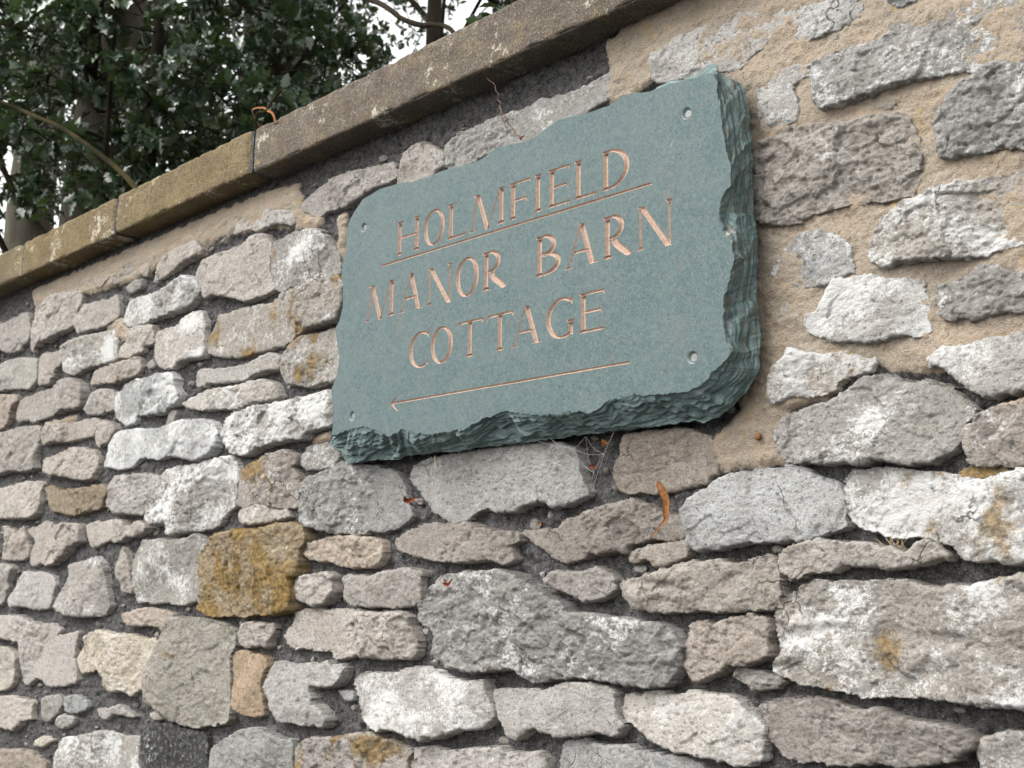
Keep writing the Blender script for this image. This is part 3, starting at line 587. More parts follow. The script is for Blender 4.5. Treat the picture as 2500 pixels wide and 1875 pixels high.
SIGN_FRONT = np.vstack([pts(SIGN_TOP, 1e-4)[:-1], pts(SIGN_RIGHT, 1e-4)[:-1], pts(SIGN_BOTTOM, 1e-4)[:-1], pts(SIGN_LEFT, 1e-4)[::-1][:-1]])
SIGN_Y, SIGN_BACK_Y = -0.060, -0.025
SANDS = [pts(s, 1e-3) for s in (SAND0, SAND1, SAND2, SAND3, SAND4, SAND5, SAND6)]

def sand_mask(X, Z):
    m = np.zeros(X.shape)
    for P in SANDS:
        d = sdist(P, X, Z)
        m = np.maximum(m, sstep(-.006, .012, d + .008 * fbm(X * 45, Z * 45, 3)))
    return m

def behind_sign(X, Z, Y):
    """stones do not stick through the back of the slate"""
    d = sdist(SIGN_FRONT, X, Z)
    lim = SIGN_BACK_Y + .002
    k = sstep(-.030, -.004, d)
    return np.where(Y < lim, Y + (lim - Y) * k, Y)

COL = dict(g=(.47, .46, .44), b=(.56, .515, .475), w=(.60, .585, .565), c=(.64, .59, .51), p=(.50, .46, .395),
           t=(.33, .275, .20), t2=(.43, .39, .355), s=(.52, .37, .24), s2=(.52, .44, .36), h=(.58, .50, .42),
           o=(.38, .30, .19), f=(.055, .06, .065), r=(.44, .42, .395))

rng = np.random.default_rng(5)

def build_stone(P, typ, white, orange, prot, seed, coarse=1.0):
    r = np.random.default_rng(seed * 13 + 7)
    P = chaikin(P, 1)
    cx, cz = P.mean(0)
    dep = max(.5, axis_depth(cx, cz))
    hz = 1.25 * dep / 1270 * coarse; hx = 1.75 * dep / 1270 * coarse
    lo = P.min(0) - .009; hi = P.max(0) + .009
    nx = int((hi[0] - lo[0]) / hx) + 2; nz = int((hi[1] - lo[1]) / hz) + 2
    X, Z = np.meshgrid(lo[0] + np.arange(nx) * hx, lo[1] + np.arange(nz) * hz)
    o = seed * 3.17
    rag = .0034 * fbm(X * 60 + o, Z * 60, 1, 3) + .0026 * fbm(X * 190, Z * 190 + o, 2, 3)
    sd = sdist(P, X, Z) + rag + .0022
    size = min(hi - lo)
    w = min(r.uniform(.0025, .007), .12 * size)
    calm = r.uniform(.55, 1.5)
    e = np.clip(sd / w, 0, 1)
    edge = np.sqrt(np.clip(1 - (1 - e) ** 2, 0, 1))
    prot = prot * 1e-3
    # broken facets: lower envelope of tilted planes
    span = hi - lo
    F = np.full(X.shape, 1e9)
    for i in range(7):
        px, pz = lo + span * r.random(2)
        ang = r.random() * 6.283; sl = r.uniform(.03, .25)
        q = r.uniform(.0, .006) + sl * ((X - px) * math.cos(ang) + (Z - pz) * math.sin(ang))
        F = -.0012 * np.log(np.exp(-np.clip(F, -.05, .05) / .0012) + np.exp(-np.clip(q, -.05, .05) / .0012))
    F = np.clip(F - np.percentile(F[sd > 0], 70), -.014, .004)
    craggy = {'w': .55, 'c': .9, 'p': .6, 's': .5, 'f': .6, 's2': .5, 't2': .9}.get(typ, 1.0)
    low = fbm(X * 16 + o, Z * 22, 4, 3)
    mid = fbm(X * 55 + o, Z * 80 + o, 9, 3)
    rid = 1 - np.abs(fbm(X * 34 + o, Z * 70 - o + low, 14, 3)) * 2.2
    fine = fbm(X * 210, Z * 240, 6, 3, .6)
    pit = np.clip(fbm(X * 120 + o, Z * 150, 21, 2) - .22, 0, 1)
    wx = X + .006 * fbm(X * 40, Z * 40 + o, 17, 2); wz = Z + .006 * fbm(X * 40 + 7, Z * 40 - o, 18, 2)
    fac = facets(wx + o, wz, 30, seed, .0042, .0030) + facets(wx - o, wz, 75, seed + 3, .0018, .0016)
    det = .0026 * low + craggy * calm * (.75 * fac + .0014 * mid + .0012 * rid + .0011 * fine - .0055 * pit)
    if typ == 'r':
        det += .0022 * np.sin((Z * 95 + 2.2 * low + 6 * X * r.uniform(-.6, .6)) * 2.1) * sstep(-.1, .4, noise(X * 18, Z * 18, 8))
    h = prot * .80 * (.78 + .22 * edge) + (F * 1.0 + det) * (.25 + .75 * edge)
    h = np.maximum(h, .006 + .004 * edge)
    Y = behind_sign(X, Z, -h)
    # clean outline: pull the first outside ring on to the contour
    gz, gx = np.gradient(sd, hz, hx)
    g = np.sqrt(gx * gx + gz * gz) + 1e-9
    out = sd < 0
    mv = out & (sd > -2.2 * hx)
    X2 = X - np.where(mv, gx / g * sd * .75, 0); Z2 = Z - np.where(mv, gz / g * sd * .75, 0)
    Y = np.where(out, .020, Y)
    keep = sd > -1.6 * hx
    idx = -np.ones(X.shape, int)
    q = keep[:-1, :-1] & keep[1:, :-1] & keep[:-1, 1:] & keep[1:, 1:]
    anyin = (~out[:-1, :-1]) | (~out[1:, :-1]) | (~out[:-1, 1:]) | (~out[1:, 1:])
    q &= anyin
    used = np.zeros(X.shape, bool)
    used[:-1, :-1] |= q; used[1:, :-1] |= q; used[:-1, 1:] |= q; used[1:, 1:] |= q
    idx[used] = np.arange(used.sum())
    f = np.stack([idx[:-1, :-1][q], idx[:-1, 1:][q], idx[1:, 1:][q], idx[1:, :-1][q]], 1)
    v = np.stack([X2[used], Y[used], Z2[used]], 1)
    me = mesh('stone', v, f)
    # colour: stone body, patches of pale crustose lichen, patches of orange lichen
    x, z = X[used], Z[used]
    base = np.array(COL[typ]) * r.uniform(.58, .76) * (1 + np.array((.03, 0, -.03)) * r.normal())
    tint = 1 + .10 * fbm(x * 20 + o, z * 20, 31, 3)[:, None] * np.array((1, 1, 1.0))
    cattr(me, 'col', np.clip(base * tint, .02, .8))
    lp = fbm(x * 13 + o, z * 16 - o, 41, 3)
    fattr(me, 'lich', white * .62 + .55 * lp * (.35 + white))
    op = fbm(x * 17 - o, z * 17 + o, 51, 3)
    fattr(me, 'org', (orange * .85 + .65 * op) if orange > .01 else -1 + 0 * op)
    return me

stones = []
n_tri = 0
for i, line in enumerate(STONES.strip().splitlines()):
    w_ = line.split()
    P = np.array([[float(a) for a in q.split(',')] for q in w_[4:]]) * 1e-3
    me = build_stone(P, w_[0], float(w_[1]), float(w_[2]), float(w_[3]), i + 1)
    link('stone', me, MAT['stone'], wall)
    stones.append(P)

# the wall goes on outside the picture in the same rough courses
k = 0
zc = .12
while zc < 2.19:
    hrow = rng.uniform(.07, .13)
    if zc + hrow > 2.20: hrow = 2.20 - zc
    x = -4.6 + rng.uniform(0, .2)
    while x < .9 and hrow > .03:
        wd = rng.uniform(.10, .27)
        a, b = x + .008, x + wd - .008; c, d = zc + .007, zc + hrow - .007
        cs = [project(px, 0, pz) for px in (a, b) for pz in (c, d)]
        seen = any(-30 < u < 2530 and -400 < v_ < 1905 for u, v_, t in cs)
        if not seen:
            t = np.linspace(0, 2 * np.pi, 15)[:-1]
            sx = np.sign(np.cos(t)) * np.abs(np.cos(t)) ** .45; sz = np.sign(np.sin(t)) * np.abs(np.sin(t)) ** .45
            jit = 1 + .12 * rng.normal(size=14)
            P = np.stack([(a + b) / 2 + sx * (b - a) / 2 * np.minimum(jit, 1.06), (c + d) / 2 + sz * (d - c) / 2 * np.minimum(jit, 1.08)], 1)
            typ = rng.choice(['g', 'b', 'w', 'r', 't2'])
            me = build_stone(P, typ, rng.uniform(.1, .6), rng.choice([0, 0, .2]), rng.uniform(16, 26), 300 + k, 3.2)
            link('stone', me, MAT['stone'], wall)
            k += 1
        x += wd
    zc += hrow

# mortar bed: lumpy, deeper and darker in most of the wall, flush and sandy to the upper right and under the coping
xs = [-4.8]
while xs[-1] < 1.0:
    x = xs[-1]
    vis = -3.0 < x < -.36
    xs.append(x + (.0034 * axis_depth(x, 1.7) / 1.6 if vis else .02))
zs = [0.0]
while zs[-1] < 2.236:
    z = zs[-1]
    zs.append(z + (.0023 if z > 1.2 else .025))
X, Z = np.meshgrid(np.array(xs), np.array(zs))
S = sand_mask(X, Z)
lump = fbm(X * 55, Z * 55, 61, 4, .6); big = fbm(X * 14, Z * 14, 71, 2)
wxm = X + .005 * lump; wzm = Z + .005 * big
Yd = -.0005 - .0060 * lump - .003 * big - .9 * facets(wxm, wzm, 95, 7, .0045, .0020) - .6 * facets(wzm, wxm, 190, 9, .0030, .0010)
Ys = -.0100 - .0045 * fbm(X * 26, Z * 40, 81, 3) - .0022 * fbm(X * 150, Z * 190, 83, 3) - .0012 * facets(X, Z, 160, 5, 1.0, .5)
Y = behind_sign(X, Z, Yd + (Ys - Yd) * S)
ny, nx = X.shape
ii = np.arange(nx * ny).reshape(ny, nx)
f = np.stack([ii[:-1, :-1], ii[:-1, 1:], ii[1:, 1:], ii[1:, :-1]], -1).reshape(-1, 4)
me = mesh('mortar', np.stack([X, Y, Z], -1).reshape(-1, 3), f)
fattr(me, 'sand', S.ravel())
tag(link('mortar', me, MAT['mortar'], wall), kind='stuff')

parts = []
allP = [chaikin(P, 1) for P in stones]
cand = np.stack([rng.uniform(-2.9, -.42, 1500), rng.uniform(1.25, 2.2, 1500)], 1)
dmax = np.full(1500, -1e9)
for P in allP: dmax = np.maximum(dmax, sdist(P, cand[:, 0], cand[:, 1]))
cand = cand[(dmax < -.007) & (sand_mask(cand[:, 0], cand[:, 1]) < .4) & (sdist(SIGN_FRONT, cand[:, 0], cand[:, 1]) < -.01)]
ico = bmesh.new(); bmesh.ops.create_icosphere(ico, subdivisions=2, radius=1.0)
iv = np.array([v.co[:] for v in ico.verts]); it = np.array([[v.index for v in f.verts] for f in ico.faces]); ico.free()
tone = []
for k_, (x, z) in enumerate(cand[:330]):
    s_ = rng.uniform(.0025, .0065) * (1.5 if rng.random() < .15 else 1)
    pl = rng.normal(size=(7, 3)); pl /= np.linalg.norm(pl, axis=1)[:, None]
    v = iv.copy()
    for q in pl:
        d = v @ q - .62; v -= np.clip(d, 0, None)[:, None] * q
    v = v * s_ * np.array((rng.uniform(1, 1.7), .8, rng.uniform(.6, 1.0))) + (x, -.0020, z)
    parts.append((v, it)); tone.append(np.repeat(rng.uniform(.12, .36), len(v)))
v, f = merge(parts)
me = mesh('stone_chips', v, f, False)
tn_ = np.concatenate(tone)
cattr(me, 'col', tn_[:, None] * np.array((1.05, 1.0, .93))); fattr(me, 'lich', tn_ * .3); fattr(me, 'org', tn_ * 0 - 1)
tag(link('stone_chips', me, MAT['stone'], wall), kind='stuff')

bm = bmesh.new()
bmesh.ops.create_cube(bm, size=1)
for v in bm.verts:
    v.co = Vector((-1.5 + v.co.x * 24, .2 + v.co.y * .34, 1.115 + v.co.z * 2.226))
me = bpy.data.meshes.new('wall_core'); bm.to_mesh(me); bm.free()
fattr(me, 'sand', np.full(8, .3))
link('wall_core', me, MAT['mortar'], wall)

# coping stones: sawn sandstone slabs with worn arrises
def coping(x0, x1, col, white, orange, seed, step=.0045):
    r = np.random.default_rng(seed)
    nx = max(3, int((x1 - x0) / step))
    dz = r.uniform(-.0025, .0025); dy = r.uniform(-.002, .002)
    prof = []
    for t in np.linspace(0, 1, 14): prof.append((.10 - t * .146, 2.234))          # underside
    for a in np.linspace(0, np.pi / 2, 5)[1:]: prof.append((-.046 - .004 * math.sin(a), 2.238 - .004 * math.cos(a)))
    for t in np.linspace(0, 1, 22)[1:]: prof.append((-.050, 2.238 + t * .064))    # face
    for a in np.linspace(0, np.pi / 2, 5)[1:]: prof.append((-.044 - .006 * math.cos(a), 2.302 + .006 * math.sin(a)))
    for t in np.linspace(0, 1, 10)[1:]: prof.append((-.044 + t * .47, 2.308 + .012 * t))
    prof = np.array(prof)
    X = np.linspace(x0, x1, nx)
    n = len(prof)
    XX = np.repeat(X[:, None], n, 1)
    s = np.r_[0, np.cumsum(np.linalg.norm(np.diff(prof, axis=0), axis=1))][None, :] + 0 * XX
    tn = np.gradient(prof, axis=0); tn /= np.linalg.norm(tn, axis=1)[:, None]
    nr = np.stack([-tn[:, 1], tn[:, 0]], 1) * 1.0
    worn = np.exp(-((np.arange(n) - 38) / 3.0) ** 2) + .7 * np.exp(-((np.arange(n) - 15) / 2.0) ** 2)
    d = .0016 * fbm(XX * 22 + seed, s * 30, 91, 3) + .0011 * fbm(XX * 120, s * 140 + seed, 92, 3)
    chip = np.clip(fbm(XX * 26, s * 9 + seed, 93, 3) - .02, 0, 1) * worn[None, :] * .014
    ends = np.minimum(XX - x0, x1 - XX); endr = np.clip(1 - ends / .006, 0, 1) ** 2 * .005
    off = d - chip - endr
    YY = prof[None, :, 0] + nr[None, :, 0] * off + dy
    ZZ = prof[None, :, 1] + nr[None, :, 1] * off + dz
    v = np.stack([XX, YY, ZZ], -1).reshape(-1, 3)
    ii = np.arange(nx * n).reshape(nx, n)
    f = np.stack([ii[:-1, :-1], ii[1:, :-1], ii[1:, 1:], ii[:-1, 1:]], -1).reshape(-1, 4)[:, ::-1]
    caps = [tuple(ii[0]), tuple(ii[-1][::-1])]
    me = mesh('coping_stone', v, [tuple(q) for q in f.tolist()] + caps)
    x, z = v[:, 0], v[:, 2]
    cattr(me, 'col', np.array(col) * (1 + .10 * fbm(x * 6, z * 12 + seed, 95, 3))[:, None])
    fattr(me, 'lich', white + .35 * fbm(x * 11 + seed, z * 11, 96, 3))
    fattr(me, 'org', (.55 * np.exp(-((x - x0 - .012) / .014) ** 2 - ((z - 2.25) / .016) ** 2)) if orange else np.full(len(x), -1.0))
    return me
for x0, x1, col, w_, o_ in ((-9.0, -4.4, (.25, .205, .10), .4, 0), (-4.4, -3.45, (.25, .205, .10), .45, 0), (-3.44, -2.598, (.30, .235, .12), .36, 0),
                            (-2.592, -2.175, (.31, .235, .105), .36, 0), (-2.167, -1.705, (.31, .235, .11), .30, 0),
                            (-1.692, .25, (.215, .178, .145), .33, 1), (.26, 2.0, (.20, .17, .13), .35, 0), (2.01, 9, (.2, .17, .13), .3, 0)):
    step = .0045 if -3 < x0 < .2 else .03
    link('coping_stone', coping(x0, x1, col, w_, o_, int(abs(x0) * 100), step), MAT['coping'], wall)
# mortar in the coping joints
jv = []
for xj in (-2.595, -2.171, -1.6985):
    w_ = .0045 if xj > -2 else .004
    p = np.array([(xj - w_, -.0475, 2.236), (xj + w_, -.0475, 2.236), (xj + w_, -.0475, 2.305), (xj - w_, -.0475, 2.305),
                  (xj - w_, .38, 2.236), (xj + w_, .38, 2.236), (xj + w_, .38, 2.305), (xj - w_, .38, 2.305)])
    me = mesh('joint', p, [(0, 1, 2, 3), (5, 4, 7, 6), (4, 0, 3, 7), (1, 5, 6, 2), (3, 2, 6, 7), (4, 5, 1, 0)], False)
    fattr(me, 'sand', np.full(8, .25))
    link('joint', me, MAT['mortar'], wall)

# ------------------------------------------------------------------ the slate sign
scx, scz = SIGN_FRONT.mean(0)
sign = empty('slate_sign', (scx, SIGN_BACK_Y, 1.78))
tag(sign, 'green slate house sign with riven edges and carved peach lettering, screwed to the wall', 'sign')

def stroke_poly(path, widths):
    path = np.asarray(path, float)
    t = np.gradient(path, axis=0); t /= np.linalg.norm(t, axis=1)[:, None]
    n = np.stack([-t[:, 1], t[:, 0]], 1)
    w_ = np.asarray(widths)[:, None] / 2
    return np.vstack([path + n * w_, (path - n * w_)[::-1]])

def glyph(ch, w):
    """closed polygons in cap-height units, x from 0 to w: incised roman capitals"""
    T, t = .165, .068           # thick and thin strokes
    out = []
    def stem(x, th=T, y0=0, y1=1, foot=True, head=True, s=.058):
        out.append([(x, y0), (x + th, y0), (x + th * .95, .5), (x + th, y1), (x, y1), (x + th * .05, .5)])
        if foot: out.append([(x - s, y0), (x + th + s, y0), (x + th + s, y0 + .018), (x + th - .005, y0 + .085), (x + .005, y0 + .085), (x - s, y0 + .018)])
        if head: out.append([(x - s, y1), (x - s, y1 - .018), (x + .005, y1 - .085), (x + th - .005, y1 - .085), (x + th + s, y1 - .018), (x + th + s, y1)])
    def diag(x0, y0, x1, y1, th):
        out.append([(x0, y0), (x0 + th, y0), (x1 + th, y1), (x1, y1)])
    def serif(x0, x1, y, up):
        d = .05 if up else -.05
        m0, m1 = x0 + (x1 - x0) * .32, x0 + (x1 - x0) * .68
        out.append([(x0, y), (x1, y), (x1, y + d * .3), (m1, y + d), (m0, y + d), (x0, y + d * .3)])
    def bar(x0, x1, y, th=t):
        out.append([(x0, y - th / 2), (x1, y - th / 2), (x1, y + th / 2), (x0, y + th / 2)])
    def arc(cx, cy, rx, ry, a0, a1, thick=T, thin=t, n=22):
        a = np.radians(np.linspace(a0, a1, n))
        wd = thin + (thick - thin) * np.abs(np.cos(a)) ** 1.4
        p = np.stack([cx + (rx - wd / 2 * 0 ) * np.cos(a), cy + ry * np.sin(a)], 1)
        out.append(stroke_poly(p, wd))
    def tick(x, y, up, h=.15):  # beak of E, F, L, T arms
        s = 1 if up else -1
        out.append([(x - .075, y), (x, y), (x + .02, y + s * h), (x - .008, y + s * h)])
    s = .058
    if ch == 'H':
        stem(s); stem(w - s - T); bar(s + T * .6, w - s - T * .5, .5)
    elif ch == 'I':
        stem(w / 2 - T / 2)
    elif ch == 'L':
        stem(s); bar(s + T * .5, w - .02, t / 2); tick(w - .02, .0, True)
    elif ch == 'E':
        stem(s); bar(s + T * .5, w - .01, 1 - t / 2); bar(s + T * .5, w - .09, .51); bar(s + T * .5, w - .01, t / 2)
        tick(w - .01, 1, False, .13); tick(w - .01, 0, True, .16); tick(w - .09, .49, True, .12); tick(w - .09, .53, False, .12)
    elif ch == 'F':
        stem(s); bar(s + T * .5, w - .01, 1 - t / 2); bar(s + T * .5, w - .13, .50)
        tick(w - .01, 1, False, .13); tick(w - .13, .48, True, .12); tick(w - .13, .52, False, .12)
    elif ch == 'T':
        stem(w / 2 - T / 2, head=False); bar(.05, w - .05, 1 - t / 2)
        tick(w - .02, 1, False, .14); out.append([(.02, 1), (.095, 1), (.03, .86), (.0, .86)])
    elif ch == 'D':
        stem(s); rx = w - s - T - T / 2
        arc(s + T, .5, rx, .5 - t / 2, -90, 90); bar(s + T * .4, s + T + .02, 1 - t / 2); bar(s + T * .4, s + T + .02, t / 2)
    elif ch == 'O':
        arc(w / 2, .5, w / 2 - T / 2, .52 - t / 2, 85, 275, T); arc(w / 2, .5, w / 2 - T / 2, .52 - t / 2, -95, 95, T)
    elif ch == 'C':
        rx = w * .62
        arc(rx + .01, .5, rx - T / 2, .52 - t / 2, 62, 298, T)
        x = w - .02
        out.append([(x - .09, .915), (x - .01, 1.03), (x + .02, 1.03), (x + .02, .80), (x - .005, .80)])
        out.append([(x - .09, .09), (x - .005, .20), (x + .02, .20), (x - .02, .03)])
    elif ch == 'G':
        rx = w * .56
        arc(rx + .01, .5, rx - T / 2, .52 - t / 2, 58, 305, T)
        x = w - .10
        out.append([(x - .09, .915), (x - .01, 1.03), (x + .02, 1.03), (x + .02, .80), (x - .005, .80)])
        stem(w - .06 - T, T, .04, .42, False, True)
    elif ch in 'RB':
        stem(s); rx = (w * .62 if ch == 'R' else w * .70) - s - T
        ry = .255 if ch == 'R' else .24
        arc(s + T + .02, 1 - t / 2 - ry + .012, rx, ry, -90, 90, T * .95)
        bar(s + T * .4, s + T + .04, 1 - t / 2); bar(s + T * .4, s + T + .04, 1 - t / 2 - 2 * ry + .02)
        if ch == 'R':
            p = [(s + T + .10, .49), (s + T + .16, .33), (w * .72, .12), (w * .86, .03), (w, .03)]
            out.append(stroke_poly(spline(p, 14), np.r_[np.linspace(T, T, 9), np.linspace(T * .9, .02, 5)]))
        else:
            arc(s + T + .02, t / 2 + .255, w - s - T - .02 - T / 2, .255, -90, 90, T)
            bar(s + T * .4, s + T + .04, t / 2); bar(s + T * .4, s + T + .04, t / 2 + .51)
    elif ch == 'A':
        ap = w * .50
        diag(.10, 0, ap - .05, 1.02, .065); diag(w - .10 - T, 0, ap - .07, 1.03, T)
        serif(0, .27, 0, True); serif(w - T - .17, w + .01, 0, True)
        bar(w * .27, w * .70, .36)
    elif ch == 'N':
        stem(s, .075, 0, 1, True, False, .06); stem(w - s - .075, .075, 0, 1, False, True, .06)
        diag(w - s - .06 - T * .55, -.05, s - .02, 1, T * 1.05); serif(0, s + .15, 1, False)
    elif ch == 'M':
        stem(w - s - T, T); diag(.07, 0, w * .19, 1, .07); serif(0, .24, 0, True)
        diag(w * .46, -.03, w * .17, 1, T); diag(w * .46 + T * .35, -.03, w - s - T - .0, 1, .06)
        serif(w * .17 - .10, w * .17 + T, 1, False)
    return [np.array(p, float) for p in out]

jobs = []                                            # (name, polygons in world x,z metres)
for q in LETTERS.split():
    ch, x0, x1, z0, z1 = q.split(',')
    x0, x1, z0, z1 = (float(v) * 1e-4 for v in (x0, x1, z0, z1))
    H = z1 - z0
    jobs.append(('letter', ch, [p * H + (x0, z0) for p in glyph(ch, (x1 - x0) / H)]))
U = pts(UNDERLINE, 1e-4)
jobs.append(('underline', '', [stroke_poly(resample(U, 6), np.full(6, .0030))]))
A = pts(ARROW, 1e-4); AH = pts(ARROW_HEAD, 1e-4)
jobs.append(('arrow', '', [stroke_poly(resample(A + [[.002, 0], [0, 0]], 6), np.full(6, .0028)),
                           stroke_poly(spline([AH[1] + (.0002, -.0008), AH[1] * .5 + AH[0] * .5 + (-.0012, .0), AH[0]], 6), [.0036, .0034, .003, .0024, .0014, .0004]),
                           stroke_poly(spline([AH[1] + (.0002, .0008), AH[1] * .5 + AH[2] * .5 + (-.0012, .0), AH[2]], 6), [.0036, .0034, .003, .0024, .0014, .0004])]))
SCR = pts(SCREWS, 1e-4)
for s_ in SCR:
    a = np.linspace(0, 2 * np.pi, 33)[:-1]
    jobs.append(('screw', '', [np.stack([s_[0] + .0071 * np.cos(a), s_[1] + .0071 * np.sin(a)], 1)]))

# front outline, with a little riven raggedness along the right and bottom edges
def ragged(P, n, amp, seed):
    Q = resample(P, n); t = np.gradient(Q, axis=0); t /= np.linalg.norm(t, axis=1)[:, None] + 1e-12
    nn = np.stack([-t[:, 1], t[:, 0]], 1)
    s = np.arange(n) * .12
    d = amp * (fbm(s, s * 0 + seed, seed, 4, .6)); d[0] = d[-1] = 0
    return Q + nn * d[:, None]
fT = ragged(pts(SIGN_TOP, 1e-4), 200, .0012, 3); fR = ragged(pts(SIGN_RIGHT, 1e-4), 240, .0030, 5)
fB = ragged(pts(SIGN_BOTTOM, 1e-4), 420, .0050, 8); fL = ragged(pts(SIGN_LEFT, 1e-4)[::-1], 130, .0010, 2)
front = np.vstack([fT[:-1], fR[:-1], fB[:-1], fL[:-1]])
bR = ragged(pts(SIGN_BACK_RIGHT, 1e-4), 240, .0030, 15); bB = ragged(pts(SIGN_BACK_BOTTOM, 1e-4), 420, .0030, 18)
def outward(Q, d):
    t = np.gradient(Q, axis=0); t /= np.linalg.norm(t, axis=1)[:, None] + 1e-12
    return Q + np.stack([-t[:, 1], t[:, 0]], 1) * d
bT = outward(fT, .004) + .0025 * np.stack([np.zeros(200), fbm(np.arange(200) * .15, np.zeros(200), 33)], 1)
bT += (bR[0] - bT[-1]) * (np.linspace(0, 1, 200) ** 6)[:, None]
bL = outward(fL, .003); bL += (bB[-1] - bL[0]) * (np.linspace(1, 0, 130) ** 6)[:, None]
bL += (bT[0] - bL[-1]) * (np.linspace(0, 1, 130) ** 6)[:, None]
back = np.vstack([bT[:-1], bR[:-1], bB[:-1], bL[:-1]])

SC = 1000.0
vin = []; faces = []; loose = []
def addpoly(P):
    k0 = len(vin); vin.extend([Vector((p[0] * SC, p[1] * SC)) for p in P]); faces.append(list(range(k0, k0 + len(P))))
addpoly(front)
owner = {0: -1}
for j, (nm, ch, polys) in enumerate(jobs):
    for P in polys:
        if (np.roll(P, -1, 0)[:, 0] * P[:, 1] - P[:, 0] * np.roll(P, -1, 0)[:, 1]).sum() > 0: P = P[::-1]
        owner[len(faces)] = j; addpoly(P)
CUT = {'letter': (.0028, 1.25), 'underline': (.0022, 1.5), 'arrow': (.0022, 1.5)}
for nm, ch, polys in jobs:
    if nm == 'screw': continue
    A_ = np.vstack(polys); lo, hi = A_.min(0), A_.max(0)
    g = .00085
    X, Z = np.meshgrid(np.arange(lo[0], hi[0], g), np.arange(lo[1], hi[1], g))
    X = X + (np.arange(X.shape[0]) % 2)[:, None] * g / 2
    d = np.max([sdist(P, X, Z) for P in polys], 0)
    m = d > .00035
    vin.extend([Vector((a * SC, b * SC)) for a, b in zip(X[m], Z[m])])
rv, re, rf, ov, oe, of = delaunay_2d_cdt(vin, [], faces, 1, 1e-5)
RV = np.array([(v[0], v[1]) for v in rv]) / SC
slab_t = []; job_t = {}
TR = np.array([tuple(f) for f in rf])
CT = RV[TR].mean(1)
which = np.full(len(TR), -1)
for j, (nm, ch, polys) in enumerate(jobs):
    A_ = np.vstack(polys); lo, hi = A_.min(0), A_.max(0)
    near = np.where((CT >= lo).all(1) & (CT <= hi).all(1))[0]
    if len(near):
        d = np.max([sdist(P, CT[near, 0], CT[near, 1]) for P in polys], 0)
        which[near[d > 0]] = j
inside = sdist(front, CT[:, 0], CT[:, 1]) > 0
for t, q, ok in zip(TR.tolist(), which.tolist(), inside.tolist()):
    if q >= 0: job_t.setdefault(q, []).append(tuple(t))
    elif ok: slab_t.append(tuple(t))
def sub(tris, depth):
    ids = sorted({i for t in tris for i in t}); mp = {i: n for n, i in enumerate(ids)}
    P = RV[ids]
    v = np.stack([P[:, 0], SIGN_Y + depth(P), P[:, 1]], 1)
    return v, [tuple(mp[i] for i in t) for t in tris]
def orient(f, v):
    out = []
    for t in f:
        a, b, c = (v[i] for i in t)
        n = np.cross(b - a, c - a)
        out.append(t if n[1] < 0 else t[::-1])
    return out
v, f = sub(slab_t, lambda P: np.zeros(len(P)))
me = mesh('face', v, orient(f, v), False)
link('face', me, MAT['slate'], sign)
for j, (nm, ch, polys) in enumerate(jobs):
    if nm == 'screw' or j not in job_t: continue
    dm, sl = CUT[nm]
    def depth(P):
        d = np.max([sdist(Q, P[:, 0], P[:, 1]) for Q in polys], 0)
        return np.clip(d * sl, 0, dm)
    v, f = sub(job_t[j], depth)
    o = link(nm, mesh(nm, v, orient(f, v), False), MAT['paint'], sign)

# riven edge: laminae stepping from the face to the back
NL = 26
n = len(front)
s = np.arange(n)
inT, inR, inB, inL = (s < 199), (s >= 199) & (s < 438), (s >= 438) & (s < 857), (s >= 857)
# close the seam smoothly in noise space
ang = s / n * 2 * np.pi
rows = []; cum = np.zeros(n)
steps = []
for k in range(NL - 1):
    q = np.clip(.42 + 2.4 * fbm(s * .030, np.full(n, k * .83 + 5), 101, 3), .015, 1) ** 2.6
    steps.append(q)
steps = np.array(steps); steps /= steps.sum(0)
tt = np.vstack([np.zeros(n), np.cumsum(steps, 0)])
for k in range(NL):
    t = tt[k]
    dz = k / (NL - 1)
    P = front + (back - front) * t[:, None]
    if 0 < k < NL - 1:
        tng = np.gradient(P, axis=0); tng /= np.linalg.norm(tng, axis=1)[:, None] + 1e-12
        amp = np.where(inT | inL, .0005, .0013)
        P = P + np.stack([-tng[:, 1], tng[:, 0]], 1) * (amp * fbm(s * .10, np.full(n, k * 2.1), 111, 3, .6))[:, None]
    y = SIGN_Y + (SIGN_BACK_Y - SIGN_Y) * (dz + (.035 * fbm(s * .05, np.full(n, k * .5), 121, 2) if 0 < k < NL - 1 else 0))
    rows.append(np.stack([P[:, 0], np.broadcast_to(y, (n,)), P[:, 1]], 1))
v = np.vstack(rows)
ii = np.arange(NL * n).reshape(NL, n); jj = np.roll(ii, -1, 1)
f = np.stack([ii[:-1], jj[:-1], jj[1:], ii[1:]], -1).reshape(-1, 4)
me = mesh('riven_edge', v, f, False)
stain = np.where(inR, 1.0, np.where(inB, .12, .2)); stain = np.convolve(np.r_[stain, stain, stain], np.ones(31) / 31, 'same')[n:2 * n]
fattr(me, 'stain', np.tile(stain, NL))
link('riven_edge', me, MAT['slate_edge'], sign)
me = mesh('back', np.stack([back[:, 0], np.full(n, SIGN_BACK_Y), back[:, 1]], 1), [tuple(range(n))], False)
fattr(me, 'stain', np.zeros(n))
link('back', me, MAT['slate_edge'], sign)

